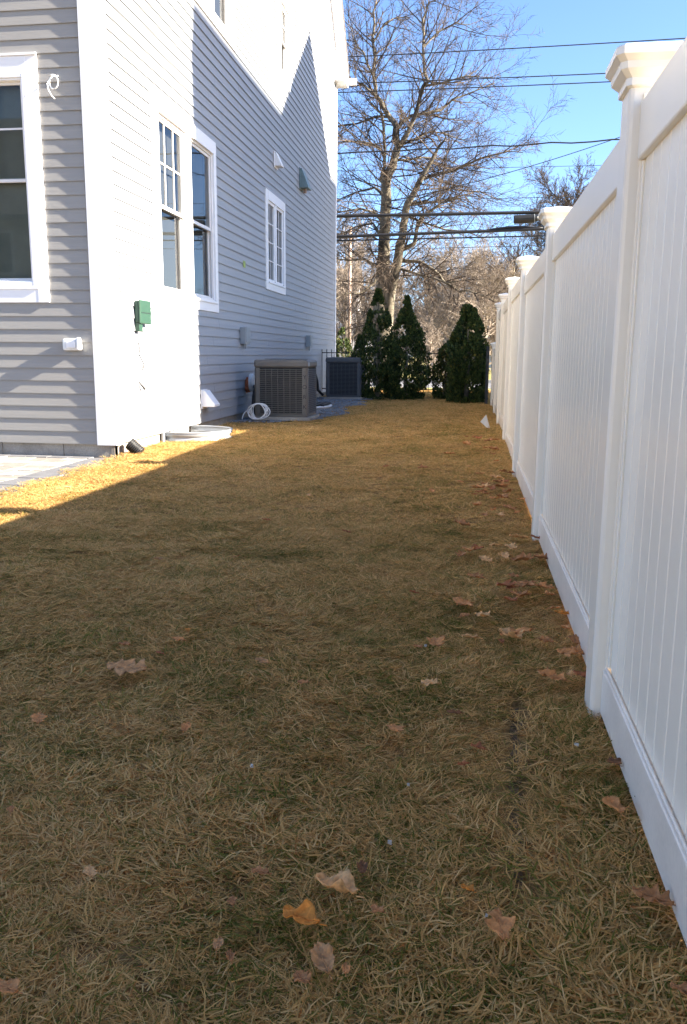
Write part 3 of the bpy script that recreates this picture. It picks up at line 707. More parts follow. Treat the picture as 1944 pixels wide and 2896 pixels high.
# ---------------------------------------------------------------- neighbouring house that throws the stepped shadow
nh = thing('neighbour_house', 'large white house beyond the white fence to the right, whose roofline shades the grey wall', 'house', (10, 16, 0))
ny0, ny1 = 10.22, 22.05; xr = 10.5; zr = 12.60
b = MB(); b.extrude([(8.5, 0, -.3), (12.5, 0, -.3), (12.5, 0, 10.9), (xr, 0, zr), (8.5, 0, 10.9)], (0, ny0, 0), (0, ny1, 0)); b.build('wall', m_tansid, nh)
for s in (-1, 1):
    b = MB(); b.extrude([(xr, 0, zr+.02), (xr+s*2.15, 0, zr-.85*2.15+.02), (xr+s*2.15, 0, zr-.85*2.15+.12), (xr, 0, zr+.12)], (0, ny0, 0), (0, ny1, 0)); b.build('roof', m_roofg, nh)
gy, gp_ = 18.38, 13.25
b = MB(); b.extrude([(0, gy-3.8, -.3), (0, ny1-.01, -.3), (0, ny1-.01, gp_-.83*3.74-.1), (0, gy, gp_-.1), (0, gy-3.8, gp_-.83*3.8-.1)], (7, 0, 0), (9, 0, 0)); b.build('wing', m_tansid, nh)
for s in (-1, 1):
    b = MB(); b.extrude([(0, gy, gp_-.09), (0, gy+s*3.8, gp_-.83*3.8-.09), (0, gy+s*3.8, gp_-.83*3.8+.0), (0, gy, gp_)], (6.98, 0, 0), (10.5, 0, 0)); b.build('roof', m_roofg, nh)
for (yy, zz) in ((15.5, 1.2), (18, 1.2), (20.5, 1.2), (15.8, 4.4), (18, 4.4), (20.3, 4.4), (16.5, 7.6), (19.8, 7.6)):
    b = MB(); b.box(6.95, 6.999, yy-.5, yy+.5, zz, zz+1.6); wo = b.build('window', m_trim, nh)
    b = MB(); b.box(6.94, 6.949, yy-.42, yy+.42, zz+.08, zz+1.52); b.build('pane', m_room, wo)
for (yy, zz) in ((10.9, 1.2), (12.9, 1.2), (10.9, 4.4), (12.9, 4.4), (10.9, 7.6), (12.9, 7.6)):
    b = MB(); b.box(8.45, 8.499, yy-.5, yy+.5, zz, zz+1.6); wo = b.build('window', m_trim, nh)
    b = MB(); b.box(8.44, 8.449, yy-.42, yy+.42, zz+.08, zz+1.52); b.build('pane', m_room, wo)

bh = thing('rear_house', 'grey sided house with a shingled roof behind the patio, mirrored in the rear window', 'house', (-21, -21, 0))
b = MB(); b.extrude([(0, -27, -.3), (0, -14, -.3), (0, -14, 6.0), (0, -20.5, 10.8), (0, -27, 6.0)], (-32, 0, 0), (-12, 0, 0)); b.build('wall', m_tansid, bh)
for s in (-1, 1):
    b = MB(); b.extrude([(0, -20.5, 10.95), (0, -20.5+s*7, 5.80), (0, -20.5+s*7, 6.0), (0, -20.5, 11.15)], (-32.4, 0, 0), (-11.6, 0, 0)); b.build('roof', m_roofg, bh)
for wx_ in (-29.5, -26.5, -23.5, -20.5, -17.5, -14.5):
    for wz_ in (1.0, 3.9):
        b = MB(); b.box(wx_-.55, wx_+.55, -13.999, -13.95, wz_, wz_+1.6); wo = b.build('window', m_trim, bh)
        b = MB(); b.box(wx_-.45, wx_+.45, -13.949, -13.94, wz_+.1, wz_+1.5); b.build('pane', m_room, wo)

# ---------------------------------------------------------------- houses across the street
def far_house(label, x0, x1, y0, y1, ze, zr, m, rm, gable_x, wins_, loc):
    t = thing('far_house', label, 'house', loc)
    b = MB()
    if gable_x: b.extrude([(x0, 0, 0), (x1, 0, 0), (x1, 0, ze), ((x0+x1)/2, 0, zr-.15), (x0, 0, ze)], (0, y0, 0), (0, y1, 0))
    else: b.extrude([(0, y0, 0), (0, y1, 0), (0, y1, ze), (0, (y0+y1)/2, zr-.15), (0, y0, ze)], (x0, 0, 0), (x1, 0, 0))
    b.build('wall', m, t)
    for s in (0, 1):
        b = MB()
        if gable_x:
            xm = (x0+x1)/2; xe = x0-.4 if s == 0 else x1+.4; k = (zr-ze)/(xm-x0)
            b.extrude([(xm, 0, zr), (xe, 0, zr-k*abs(xe-xm)), (xe, 0, zr-k*abs(xe-xm)+.18), (xm, 0, zr+.2)], (0, y0-.4, 0), (0, y1+.4, 0))
        else:
            ym = (y0+y1)/2; ye = y0-.4 if s == 0 else y1+.4; k = (zr-ze)/(ym-y0)
            b.extrude([(0, ym, zr), (0, ye, zr-k*abs(ye-ym)), (0, ye, zr-k*abs(ye-ym)+.18), (0, ym, zr+.2)], (x0-.4, 0, 0), (x1+.4, 0, 0))
        b.build('roof', rm, t)
    if not gable_x:
        b = MB(); b.box(x0-.4, x1+.4, y0-.55, y0-.41, ze-.25, ze-.08); b.build('gutter', m_trim, t)
    for (wx, wz, ww, wh) in wins_:
        b = MB(); b.box(wx-ww/2-.1, wx+ww/2+.1, y0-.06, y0-.005, wz-.1, wz+wh+.1); f = b.build('window', m_trim, t)
        b = MB(); b.box(wx-ww/2, wx+ww/2, y0-.08, y0-.061, wz, wz+wh/2-.03); b.build('pane', m_room, f)
        b = MB(); b.box(wx-ww/2, wx+ww/2, y0-.08, y0-.061, wz+wh/2+.03, wz+wh); b.build('pane', m_room, f)
    return t
far_house('white sided house under a dark brown roof across the street, left of the bare tree', -21, -10.4, 75, 84, 5.0, 8.6, m_whitesid, m_roofb, False, [(-16.2, 2.0, 1.2, 1.7), (-14.2, 2.0, 1.0, 1.7), (-12.2, 2.0, 1.2, 1.7), (-19, 2, 1.2, 1.7)], (-15, 79, 0))
far_house('blue grey house with white gutters across the street, seen behind the right hand evergreen', -3.4, 0.5, 70, 76, 3.0, 5.6, m_bluesid, m_roofb, False, [(-2.2, 1.0, .9, 1.2)], (-1.5, 73, 0))
far_house('larger blue grey house farther right across the street, beside the end of the white fence', .9, 12, 72, 82, 4.3, 7.0, m_bluesid, m_roofb, False, [(2.55, 1.2, 1.3, 1.7), (5.5, 1.2, 1.2, 1.7), (8.5, 1.2, 1.2, 1.7)], (6, 77, 0))
t = thing('white_picket_fence', 'pale wooden board fence across the street seen between the wall and the first evergreen', 'fence', (-6.2, 44, 0))
for k in range(16):
    xx = -7.0+k*.13; b = MB(); b.extrude([(xx, 44, .02), (xx+.10, 44, .02), (xx+.10, 44, 1.70), (xx+.05, 44, 1.80), (xx, 44, 1.70)], (0, 0, 0), (0, .03, 0)); b.build('picket', m_whitesid, t)
for zz in (.5, 1.4): MB().box(-7.05, -4.9, 44.031, 44.07, zz, zz+.09).build('rail', m_whitesid, t)

q = atY(988, 1003, 40); px0 = q.x
pole = thing('utility_pole', 'slim sunlit utility pole across the street beside the far edge of the grey house', 'utility pole', (px0, 40, 0))
b = MB(); b.tube([(px0, 40, 0), (px0, 40, 6.8)], [.085, .065], 10); b.build('shaft', m_pole, pole, smooth=True)
b = MB(); b.box(px0-.22, px0+.22, 39.90, 39.93, 6.3, 6.37); b.build('crossarm', m_pole, pole)
for dx in (-.18, .18): MB().box(px0+dx-.025, px0+dx+.025, 39.89, 39.94, 6.372, 6.46).build('insulator', m_gbox, pole)

# ---------------------------------------------------------------- overhead wires
D = 1.24
def wire(x1, y1, x2, y2, Y, r, label, sag=.25, wig=0, ext=14, grp='wires over the street'):
    a = atY(x1*D, y1*D, Y); c = atY(x2*D, y2*D, Y); d = (c-a)/(c-a).length; a2 = a-d*ext; c2 = c+d*ext; L = (c2-a2).length; pts = []
    for k in range(61):
        t_ = k/60; p = a2+(c2-a2)*t_; u = 4*t_*(1-t_)
        u0 = (ext/L); base = 4*u0*(1-u0)
        p.z -= sag*(u-base); 
        if wig: p.z += wig*math.sin(k*1.9)+wig*.5*math.sin(k*4.1)
        pts.append(p)
    o = MB().tube(pts, r, 6).build('overhead_wire', m_wire, smooth=True); tag(o, label, 'wire', grp)
wire(790, 130, 1568, 87, 29, .016, 'highest thin wire across the blue sky, level with the nearest post cap')
wire(770, 191, 1390, 167, 29, .016, 'second wire from the top, just above its close twin')
wire(770, 211, 1400, 186, 29, .016, 'third wire from the top, just below its close twin')
wire(768, 350, 1400, 320, 28.5, .022, 'slightly wavy wire crossing the middle of the bare crown', .1, .02)
wire(765, 493, 1235, 484, 27, .050, 'thick black cable at the height of the black splice case', .08)
wire(765, 540, 1240, 522, 27, .048, 'thick black cable with lashed slack just under the splice case', .05)
wire(765, 549, 1240, 538, 27, .022, 'thin black wire right below the lower thick cable', .05)
wire(767, 390, 1200, 381, 33, .008, 'very faint thin wire behind the crown below the wavy one', .05)
wire(767, 461, 1240, 450, 33, .010, 'faint thin wire just above the upper thick cable', .05)
wire(767, 571, 1240, 560, 33, .010, 'lowest faint wire below the two thick cables', .05)
wire(1180, 388, 1405, 316, 28, .011, 'thin service wire slanting down to the left from the first post', .3, 0, 4)
a = atY(1172*D, 501*D, 27); c = atY(1226*D, 498*D, 27)
t = thing('splice_case', 'black cylindrical splice case hanging between the thick cables', 'splice case', a)
dd = c-a; MB().tube([a, a+dd*.04, a+dd*.86, a+dd*.88, a+dd*1.0, a+dd*1.12], [.10, .125, .125, .09, .085, .03], 14).build('case', m_black, t)
MB().tube([a+dd*.86, a+dd*.885], .132, 14).build('collar', m_gbox, t)
for q in (.15, .75): MB().tube([a+dd*q+Vector((0, 0, .11)), a+dd*q+Vector((0, 0, .22))], .01, 5).build('hanger', m_wire, t)
a = atY(1090*D, 530*D, 27); c = atY(1240*D, 521*D, 27)
pts = [a+(c-a)*k/12+Vector((0, 0, .09*math.sin(math.pi*k/12))) for k in range(13)]
tag(MB().tube(pts, .035, 6).build('cable_slack', m_wire, smooth=True), 'short arched length of slack cable lashed above the lower thick cable', 'cable')

# ---------------------------------------------------------------- bare trees
class Tree:
    def __init__(s, seed, rmin=.0065): s.r = random.Random(seed); s.tw = MB(); s.n = 0; s.rmin = rmin
    def twig(s, p, d, L, r, lvl, up_=.15, dens=1.):
        R_ = s.r; n = 4 if lvl > 1 else (3 if lvl == 1 else 2); pts = [p]; q = p; dd = d.normalized(); bend = Vector((R_.gauss(0, .10), R_.gauss(0, .10), up_*R_.uniform(.0, 1.)))
        for k in range(n):
            dd = (dd+bend+Vector((R_.gauss(0, .10), R_.gauss(0, .10), R_.gauss(0, .08)))).normalized()
            q = q+dd*(L/n); pts.append(q)
        s.tw.tube(pts, [r*(1-.8*k/n) for k in range(n+1)], 4 if r > .02 else 3, cap=False); s.n += 1
        if lvl <= 0: return
        m = int(L*dens*(3.6 if lvl >= 2 else 8.0))+1
        for k in range(m):
            t_ = .15+.85*(k+R_.random())/m; i = min(n-1, int(t_*n)); f = t_*n-i; b_ = pts[i].lerp(pts[i+1], f)
            ax = (pts[i+1]-pts[i]).normalized(); side = ax.orthogonal(); side.rotate(Matrix.Rotation(R_.uniform(0, 6.28), 3, ax))
            nd = (ax*R_.uniform(.55, 1.1)+side.normalized()*R_.uniform(.5, 1.0))
            s.twig(b_, nd, L*R_.uniform(.28, .5)*(1.1-.4*t_), max(s.rmin, r*.45*(1-.5*t_)), lvl-1, up_, dens)
def path3(px, Y, rng=None, wob=0):              # trunk line given where it stands at distance Y
    out = []
    for i, (x, y) in enumerate(px): out.append(atY(x, y, Y+(wob*i/len(px))))
    return out
TY = 32.0; PXM = TY/F
tree = thing('bare_beech_tree', 'tall leafless tree with a forked trunk and fine drooping twigs, behind the evergreens', 'tree', (atY(1085, 1010, TY).x, TY, .0))
T = Tree(3)
stems = {
 'trunk': ([(1086, 1015), (1084, 930), (1080, 850), (1083, 754), (1087, 671), (1090, 602), (1092, 534), (1101, 488), (1114.5, 453), (1126, 414), (1121, 364)], [27, 24, 20, 16, 13, 12.5, 11.5, 10.5, 9, 8.5, 8], 0),
 'fork': ([(1092, 990), (1096, 900), (1101, 850), (1115, 786), (1128, 722), (1140, 667), (1147, 614), (1154, 573), (1174, 540), (1192, 506), (1215, 465), (1243, 412), (1262, 385)], [16, 15, 13, 11, 10.5, 9, 8.5, 8, 6.8, 5.8, 4.5, 3, 1.5], -1.5),
 'l1': ([(1121, 364), (1104, 333), (1084, 303), (1063, 271), (1057, 217), (1054, 108), (1057, 33), (1072, -20)], [7, 6, 5.5, 5, 4, 3, 2, 1], 1),
 'l2': ([(1126, 414), (1146, 390), (1163, 352), (1182, 303), (1198, 244), (1212, 231), (1201, 206), (1197, 135), (1197, 54), (1212, 8), (1260, -10)], [7, 6, 5, 4.5, 4.5, 4, 3.2, 2.8, 2.2, 1.6, .8], -1),
 'l3': ([(1121, 364), (1140, 345), (1163, 328), (1210, 320), (1247, 312), (1279, 282), (1350, 255), (1400, 235)], [5, 4, 4, 3.2, 2.8, 2.2, 1.4, .8], .8),
 'l4': ([(1091, 530), (1078, 509), (1088, 470), (1090, 434), (1086, 380), (1081, 325), (1050, 290)], [5, 5, 4.2, 3.8, 3.4, 3, 1], -.5),
 'l5': ([(1199, 504), (1234, 494), (1273, 485), (1300, 474), (1361, 447), (1442, 428), (1480, 432)], [4.5, 3.8, 3.4, 3, 2.2, 1.2, .6], -1.5),
 'l6': ([(1136, 706), (1172, 690), (1179, 648), (1192, 614), (1250, 573), (1300, 560)], [5.5, 5, 4.5, 4, 2.2, 1], -2),
 'l7': ([(1130, 738), (1188, 740), (1227, 763), (1253, 794), (1301, 825), (1322, 821), (1374, 838), (1395, 850)], [5, 3.6, 3.2, 3.0, 2.6, 2.2, 1.6, .7], -4),
 'l8': ([(1122, 758), (1160, 768), (1192, 779), (1227, 786), (1262, 800), (1330, 790)], [4, 3, 2.8, 2.4, 1.8, .8], -3),
 'l9': ([(1080, 752), (1050, 745), (1032, 733), (986, 736), (940, 730)], [5, 3.4, 3, 2.2, 1], -1),
 'l10': ([(1086, 690), (1056, 632), (1010, 640), (960, 665), (920, 670)], [4, 2.6, 2, 1.6, .8], 1.5),
 'l11': ([(1088, 640), (1060, 600), (1020, 590), (960, 600), (930, 610)], [4, 3, 2.4, 1.6, .8], -1.5),
 'l12': ([(1090, 560), (1060, 530), (1020, 540), (970, 560), (930, 575)], [4, 3, 2.2, 1.6, .8], 1.5),
 'l13': ([(1090, 440), (1060, 410), (1020, 400), (965, 402), (930, 430)], [4, 3, 2.2, 1.6, .8], -1),
 'l14': ([(1095, 330), (1060, 330), (1010, 350), (960, 355), (920, 372)], [3.5, 2.6, 2, 1.4, .7], 1),
 'l15': ([(1157, 575), (1190, 572), (1240, 570), (1300, 555), (1350, 540), (1400, 560)], [3.5, 3, 2.2, 1.8, 1.3, .6], 1.5),
 'l16': ([(1148, 610), (1200, 630), (1260, 650), (1320, 655), (1380, 680)], [3.5, 2.6, 2, 1.4, .7], -2.5),
 'l17': ([(1063, 271), (1030, 240), (995, 225), (970, 190), (950, 150)], [3.5, 2.6, 2, 1.4, .7], -1),
 'l18': ([(1057, 217), (1030, 150), (1000, 110), (985, 60)], [3, 2.2, 1.6, .8], 1),
 'l19': ([(1197, 135), (1240, 90), (1290, 65), (1330, 70)], [2.4, 2, 1.5, .7], .8),
 'l20': ([(1198, 244), (1250, 235), (1320, 215), (1400, 220)], [3, 2.2, 1.5, .7], -.8),
 'l21': ([(1115, 453), (1150, 452), (1200, 445), (1260, 450), (1300, 470)], [3, 2.4, 2, 1.4, .7], 2),
 'l22': ([(1057, 120), (1085, 70), (1120, 50), (1160, 48)], [2.2, 1.8, 1.3, .7], 1),
 'l23': ([(1126, 414), (1175, 395), (1215, 372), (1260, 378), (1320, 400)], [3, 2.4, 2, 1.4, .7], 1.6),
 'l24': ([(1085, 700), (1060, 800), (1020, 830), (975, 830), (940, 850)], [4, 3, 2.2, 1.5, .8], -2.5),
}
for nm, (px, rs, wob) in stems.items():
    P3 = path3(px, TY + (0 if nm == 'trunk' else .1), wob=wob); rr = [q*PXM*1.15 for q in rs]
    if nm == 'trunk': P3[0].z = -.1
    # smooth the path by inserting mid points with a slight wobble
    pp = [P3[0]]; r2 = [rr[0]]
    for i in range(1, len(P3)):
        mdl = (P3[i-1]+P3[i])/2 + Vector((T.r.gauss(0, .03), T.r.gauss(0, .03), 0))
        pp += [mdl, P3[i]]; r2 += [(rr[i-1]+rr[i])/2*T.r.uniform(.95, 1.08), rr[i]]
    MB().tube(pp, r2, 12 if rr[0] > .1 else 7, cap=False).build('trunk' if nm in ('trunk', 'fork') else 'limb', m_bark, tree, smooth=True)
    L = 0
    for i in range(1, len(pp)):
        seg = pp[i]-pp[i-1]; 
        if pp[i].z < 2.2: continue
        base_r = r2[i]; step = .20 if nm not in ('trunk', 'fork') else .26
        k = max(1, int(seg.length/step+T.r.random()))
        for q in range(k):
            b_ = pp[i-1].lerp(pp[i], (q+T.r.random())/k); ax = seg.normalized()
            side = ax.orthogonal(); side.rotate(Matrix.Rotation(T.r.uniform(0, 6.28), 3, ax)); side.normalize()
            hgt = b_.z; droop = -.12 if hgt < 6.5 else (.02 if hgt < 9 else .16)
            if nm in ('trunk', 'fork'): nd = side*1.0+Vector((0, 0, .25 if hgt > 5 else 0)); Lg = T.r.uniform(1.3, 3.2)
            else: nd = ax*T.r.uniform(.5, 1.0)+side*.8; Lg = T.r.uniform(.9, 2.3)
            T.twig(b_, nd, Lg*1.15, min(.030, base_r*.5+.008), 2, droop, 1.15)
o = T.tw.build('twigs', m_twig, tree); stuff(o)

TREES = {}
def tree_copy(src, label, px, Yd, rz, sc, zs=None):
    base = atY(px, 1010, Yd); s0 = TREES[src]; t = thing(s0.name.split('.')[0], label, 'tree', (base.x, Yd, 0), s0.get('group')); t.rotation_euler = (0, 0, rz); t.scale = (sc, sc, zs or sc)
    for ch in list(s0.children):
        c = ch.copy(); COL.objects.link(c); c.parent = t
    return t
def generic_tree(name, label, px, Yd, ztop, wid, seed, m, trunk_r, dens=.45, group=None, h0=.2, lean=0, up_=.1):
    base = atY(px, 1010, Yd); bx = base.x; t = thing(name, label, 'tree', (bx, Yd, 0), group); T = Tree(seed, .00021*Yd); r = T.r
    pts = []; n = 7
    for k in range(n+1):
        f = k/n; pts.append(Vector((bx+lean*f+r.gauss(0, .012*ztop)*f, Yd+r.gauss(0, .012*ztop)*f, -.1+ztop*.72*f)))
    rs = [trunk_r*(1-.8*k/n) for k in range(n+1)]
    MB().tube(pts, rs, 8, cap=False).build('trunk', m_bark if m is m_twig else m, t, smooth=True)
    nl = 26
    for k in range(nl):
        f = h0+(1-h0)*k/nl; i = min(n-1, int(f*n)); b_ = pts[i].lerp(pts[i+1], f*n-i); a = k*2.4+r.uniform(-.4, .4)
        el = .25+1.1*f; L = wid*(1.05-.45*f)*r.uniform(.75, 1.1) if f < .95 else ztop*.25
        T.twig(b_, Vector((math.cos(a), math.sin(a), el)), L, max(.03, trunk_r*.42*(1-.6*f)), 3, up_, dens*3.3/max(1., L**.75))
    o = T.tw.build('twigs', m, t); stuff(o); TREES[seed] = t; return t
generic_tree('bare_tree', 'round topped leafless tree rising over the middle of the white fence', 1590, 55, 13.6, 5.2, 21, m_twig, .30, 1.5, up_=.12)
generic_tree('bare_tree', 'lower leafless tree behind the white fence posts, left of the round topped tree', 1450, 50, 9.2, 4.2, 22, m_twig, .22, .8)
generic_tree('bare_tree', 'leafless tree with a pinkish tan crown right behind the big forked trunk', 1270, 50, 8.6, 4.2, 23, m_twig2, .2, 1.1, h0=.1)
generic_tree('bare_tree', 'tan leafless tree with a spreading crown above the right hand evergreen', 1365, 47, 6.9, 3.8, 25, m_twig2, .2, 1.1, h0=.1)
tree_copy(23, 'tan leafless tree between the tall evergreen pair and the right evergreen', 1215, 58, 2.0, 1.0)
tree_copy(25, 'thin leafless tree close to the far house corner at left', 975, 56, 1.1, 1.25, 1.5)
tree_copy(25, 'thin tan leafless tree beside the white house across the street', 1075, 60, 4.1, .8)
tree_copy(23, 'distant leafless tree filling the gap right of the forked trunk', 1330, 72, 4.0, 1.3)
tree_copy(25, 'distant leafless tree far behind the last fence posts', 1420, 76, 2.7, 1.5)
tree_copy(23, 'distant leafless tree seen through the fork of the big trunk', 1120, 78, 5.2, 1.25)
tree_copy(25, 'distant leafless tree left of the big trunk and behind the utility pole', 1010, 82, .6, 1.6)
tree_copy(22, 'low leafless tree low down behind the splice case', 1400, 58, 3.3, .95)
generic_tree('bare_shrub', 'twiggy tan shrub in the gap between the evergreens', 1215, 38, 3.0, 1.2, 30, m_twig2, .07, 1.4, h0=.08)

# ---------------------------------------------------------------- evergreens
def arborvitae(label, x, y, h, wd, seed, m, n=9000, shape=0, grp='evergreens at the end of the lawn', z0=.03, gap=-.22):
    t = thing('arborvitae', label, 'evergreen', (x, y, .06), grp); r = random.Random(seed)
    MB().tube([(x, y, .0), (x+.02, y, h*.45), (x, y, h*.9)], [.05, .035, .008], 8).build('trunk', m_bark, t)
    b = MB(); rn = []
    def prof(f):
        if shape == 0: return (.62+.38*math.sin(math.pi*min(1, f*.9+.15)))*(1-.92*max(0, (f-.42)/.58)**1.2)*(1+.10*math.sin(f*13+seed))
        return (.80+.20*math.sin(math.pi*min(1, f*.9+.1)))*(1-.72*max(0, (f-.55)/.45)**1.1)*(1-.9*max(0,f-.93)/.07)
    for k in range(n):
        f = r.random()**1.12; a = r.uniform(0, 6.283)
        lump = 1+.22*noise.noise(Vector((math.cos(a)*1.6+seed, math.sin(a)*1.6, f*h*2.1)))+.16*noise.noise(Vector((math.cos(a)*4+seed, math.sin(a)*4, f*h*6)))
        R0 = wd/2*prof(f)*lump; q = R0*(1-.55*r.random()**1.7)
        if noise.noise(Vector((math.cos(a)*2.4+seed*3, math.sin(a)*2.4, f*h*4.2))) < -.30 and q > R0*.45: continue
        px_ = x+q*math.cos(a); py_ = y+q*math.sin(a); pz = z0+f*h
        if noise.noise(Vector((px_*4.2+seed, py_*4.2, pz*3.6)))+.5*noise.noise(Vector((px_*9, py_*9, pz*9+seed))) < gap: continue
        L = r.uniform(.035, .078); d = Vector((math.cos(a)*.55, math.sin(a)*.55, 1.0)).normalized()+Vector((r.gauss(0, .3), r.gauss(0, .3), r.gauss(0, .25)))
        d.normalize(); sd = d.orthogonal(); sd.rotate(Matrix.Rotation(r.uniform(0, 6.28), 3, d)); W = L*r.uniform(.18, .32)
        p = Vector((px_, py_, pz)); i = len(b.v)
        b.v += [tuple(p-sd*W*.3), tuple(p+d*L*.45-sd*W), tuple(p+d*L), tuple(p+d*L*.5+sd*W)]; b.f.append((i, i+1, i+2, i+3)); rn += [r.random()]*4
    o = b.build('foliage', m, t)
    at = o.data.attributes.new('rnd', 'FLOAT', 'POINT'); at.data.foreach_set('value', rn)
    return t
arborvitae('tall dark evergreen at the left, loose and gappy, next to the farther air conditioner', -2.06, 19.5, 2.45, 1.12, 41, m_arb, 24000, gap=-.04)
arborvitae('tall dark evergreen second from left, touching its neighbour at the left', -1.40, 19.3, 2.28, 1.06, 42, m_arb, 27000, gap=-.09)
arborvitae('dense columnar evergreen at the right, close to the iron fence end', -.03, 18.0, 2.10, .84, 43, m_arb, 27000, 1, gap=-.12)
arborvitae('short golden green shrub tucked left of the right hand evergreen', -.52, 19.4, 1.25, .55, 44, m_arb, 5000, 1)
arborvitae('golden tipped evergreen half hidden behind the right hand evergreen', -.17, 19.3, 1.60, .95, 45, m_arb2, 4500, 1)
arborvitae('narrow dark evergreen beyond the far corner of the grey house', -3.55, 24.2, 1.75, .62, 46, m_arb, 6000, 1)
arborvitae('small leafy evergreen between the house corner and the tall evergreen pair', -2.75, 21.6, 1.5, .6, 47, m_arb, 3000)

# ---------------------------------------------------------------- grass (instanced tufts)
def blade_patch(seed, n, rad_, lmin, lmax, wd, green=False, t0=58):
    r = random.Random(seed); b = MB(); rn = []; a0 = r.uniform(0, 6.28)
    for k in range(n):
        a = r.uniform(0, 6.28); q = rad_*math.sqrt(r.random()); p = Vector((q*math.cos(a), q*math.sin(a), -.004))
        az = a0+r.gauss(0, .95) if r.random() < .7 else r.uniform(0, 6.28); L = r.uniform(lmin, lmax); tilt = rad(r.uniform(t0, 90)); cur = r.uniform(-.35, .85)
        d = Vector((math.cos(az)*math.sin(tilt), math.sin(az)*math.sin(tilt), math.cos(tilt)))
        s = Vector((-math.sin(az), math.cos(az), 0)); s = (s+Vector((0, 0, r.gauss(0, .35)))).normalized(); W = wd*r.uniform(.6, 1.25)
        p1 = p+d*L*.5; d2 = (d+Vector((r.gauss(0, .28), r.gauss(0, .28), -cur*.6))).normalized(); p2 = p1+d2*L*.5
        p2.z = max(p2.z, .002); i = len(b.v)
        b.v += [tuple(p-s*W*.5), tuple(p+s*W*.5), tuple(p1+s*W*.5), tuple(p1-s*W*.5), tuple(p2)]
        b.f += [(i, i+1, i+2, i+3), (i+3, i+2, i+4)]
        v = min(1, max(0, r.gauss(.60, .17))) if r.random() > .18 else r.uniform(0, .14)
        if green: v = r.uniform(0, .2) if r.random() < .5 else min(1, max(0, r.gauss(.42, .2)))
        rn += [v]*5
    me = bpy.data.meshes.new('grass_tuft'); me.from_pydata(b.v, [], b.f); me.materials.append(m_grass)
    at = me.attributes.new('rnd', 'FLOAT', 'POINT'); at.data.foreach_set('value', rn)
    return bpy.data.objects.new('grass_tuft', me)
def grass(name, pts, srcs, label):
    coll = bpy.data.collections.new(name+'_tufts')
    for s in srcs: coll.objects.link(s)
    me = bpy.data.meshes.new(name); me.from_pydata([p[0] for p in pts], [], [])
    a = me.attributes.new('rot', 'FLOAT_VECTOR', 'POINT'); a.data.foreach_set('vector', [c for p in pts for c in p[1]])
    a = me.attributes.new('scl', 'FLOAT', 'POINT'); a.data.foreach_set('value', [p[2] for p in pts])
    a = me.attributes.new('idx', 'INT', 'POINT'); a.data.foreach_set('value', [p[3] for p in pts])
    me.materials.append(m_grass)
    o = bpy.data.objects.new(name, me); COL.objects.link(o)
    ng = bpy.data.node_groups.new(name, 'GeometryNodeTree'); ng.interface.new_socket('Geometry', in_out='INPUT', socket_type='NodeSocketGeometry'); ng.interface.new_socket('Geometry', in_out='OUTPUT', socket_type='NodeSocketGeometry')
    N = ng.nodes; gi_, go = N.new('NodeGroupInput'), N.new('NodeGroupOutput'); io = N.new('GeometryNodeInstanceOnPoints'); ci = N.new('GeometryNodeCollectionInfo')
    ci.inputs['Collection'].default_value = coll; ci.inputs['Separate Children'].default_value = True; ci.inputs['Reset Children'].default_value = True
    def att(n_, ty):
        q = N.new('GeometryNodeInputNamedAttribute'); q.data_type = ty; q.inputs['Name'].default_value = n_
        return [s for s in q.outputs if s.enabled][0]
    L = ng.links; L.new(gi_.outputs[0], io.inputs['Points']); L.new(ci.outputs[0], io.inputs['Instance']); io.inputs['Pick Instance'].default_value = True
    L.new(att('idx', 'INT'), io.inputs['Instance Index']); L.new(att('rot', 'FLOAT_VECTOR'), io.inputs['Rotation']); L.new(att('scl', 'FLOAT'), io.inputs['Scale'])
    L.new(io.outputs[0], go.inputs[0])
    md = o.modifiers.new('grass', 'NODES'); md.node_group = ng
    stuff(o, label, 'grass')
def on_lawn(x, y):
    if x < -3.47 and y < 8.35: return -3.47-x < .05+.04*math.sin(y*9)+.03*math.sin(y*23)
    if x < WX+.03 and y > 8.2: return False
    if y > 9.5 and y < 10.8 and x < -2.86 and ((x-WX)/.72)**2+((y-10.13)/.57)**2 < 1: return False
    if 12.25 < y < 20.3 and x < -2.22+.12*math.sin(y*2.3) and not (y < 12.9 and x > -2.2-(12.9-y)*1.1): return False
    return True
RR = random.Random(99)
near, far = [], []
y = .75
while y < 24.4:
    close = y < 5.2; st = .062 if close else (.085 if y < 10 else .13)
    xl = max(-3.7, -.62*y-.5); x = xl
    while x < (1.35 if y < 6 else .95):
        px_ = x+RR.uniform(-.5, .5)*st; py_ = y+RR.uniform(-.5, .5)*st; x += st
        if not on_lawn(px_, py_): continue
        sc = RR.uniform(.75, 1.25)*(1+.35*noise.noise(Vector((px_*2.1, py_*2.1, 5))))
        if 1.5 < py_ < 2.55:
            ds = abs(px_-seam_x(py_)-.006*math.sin(py_*40))
            if ds < .022: continue
            if ds < .07: sc *= .5
        # direction of lie varies slowly over the lawn, like combed grass
        ang = 5.2*noise.noise(Vector((px_*.9, py_*.9, 2)))+RR.gauss(0, .7)
        if not close and y > 10: sc *= 1.35
        rec = ((px_, py_, gz(px_, py_)), (RR.gauss(0, .09), RR.gauss(0, .09), ang), sc, RR.randrange(6, 8) if RR.random() < .05+.5*max(0, noise.noise(Vector((px_*1.9, py_*1.3, 17)))-.02)+.16*max(0, 1-abs(px_+.1)/.6) else RR.randrange(6))
        (near if close else far).append(rec)
    y += st
grass('near_grass', near, [blade_patch(100+i, 170, .08, .020, .062, .0025, i > 5, 66) for i in range(8)], 'dormant straw and green lawn grass in the foreground')
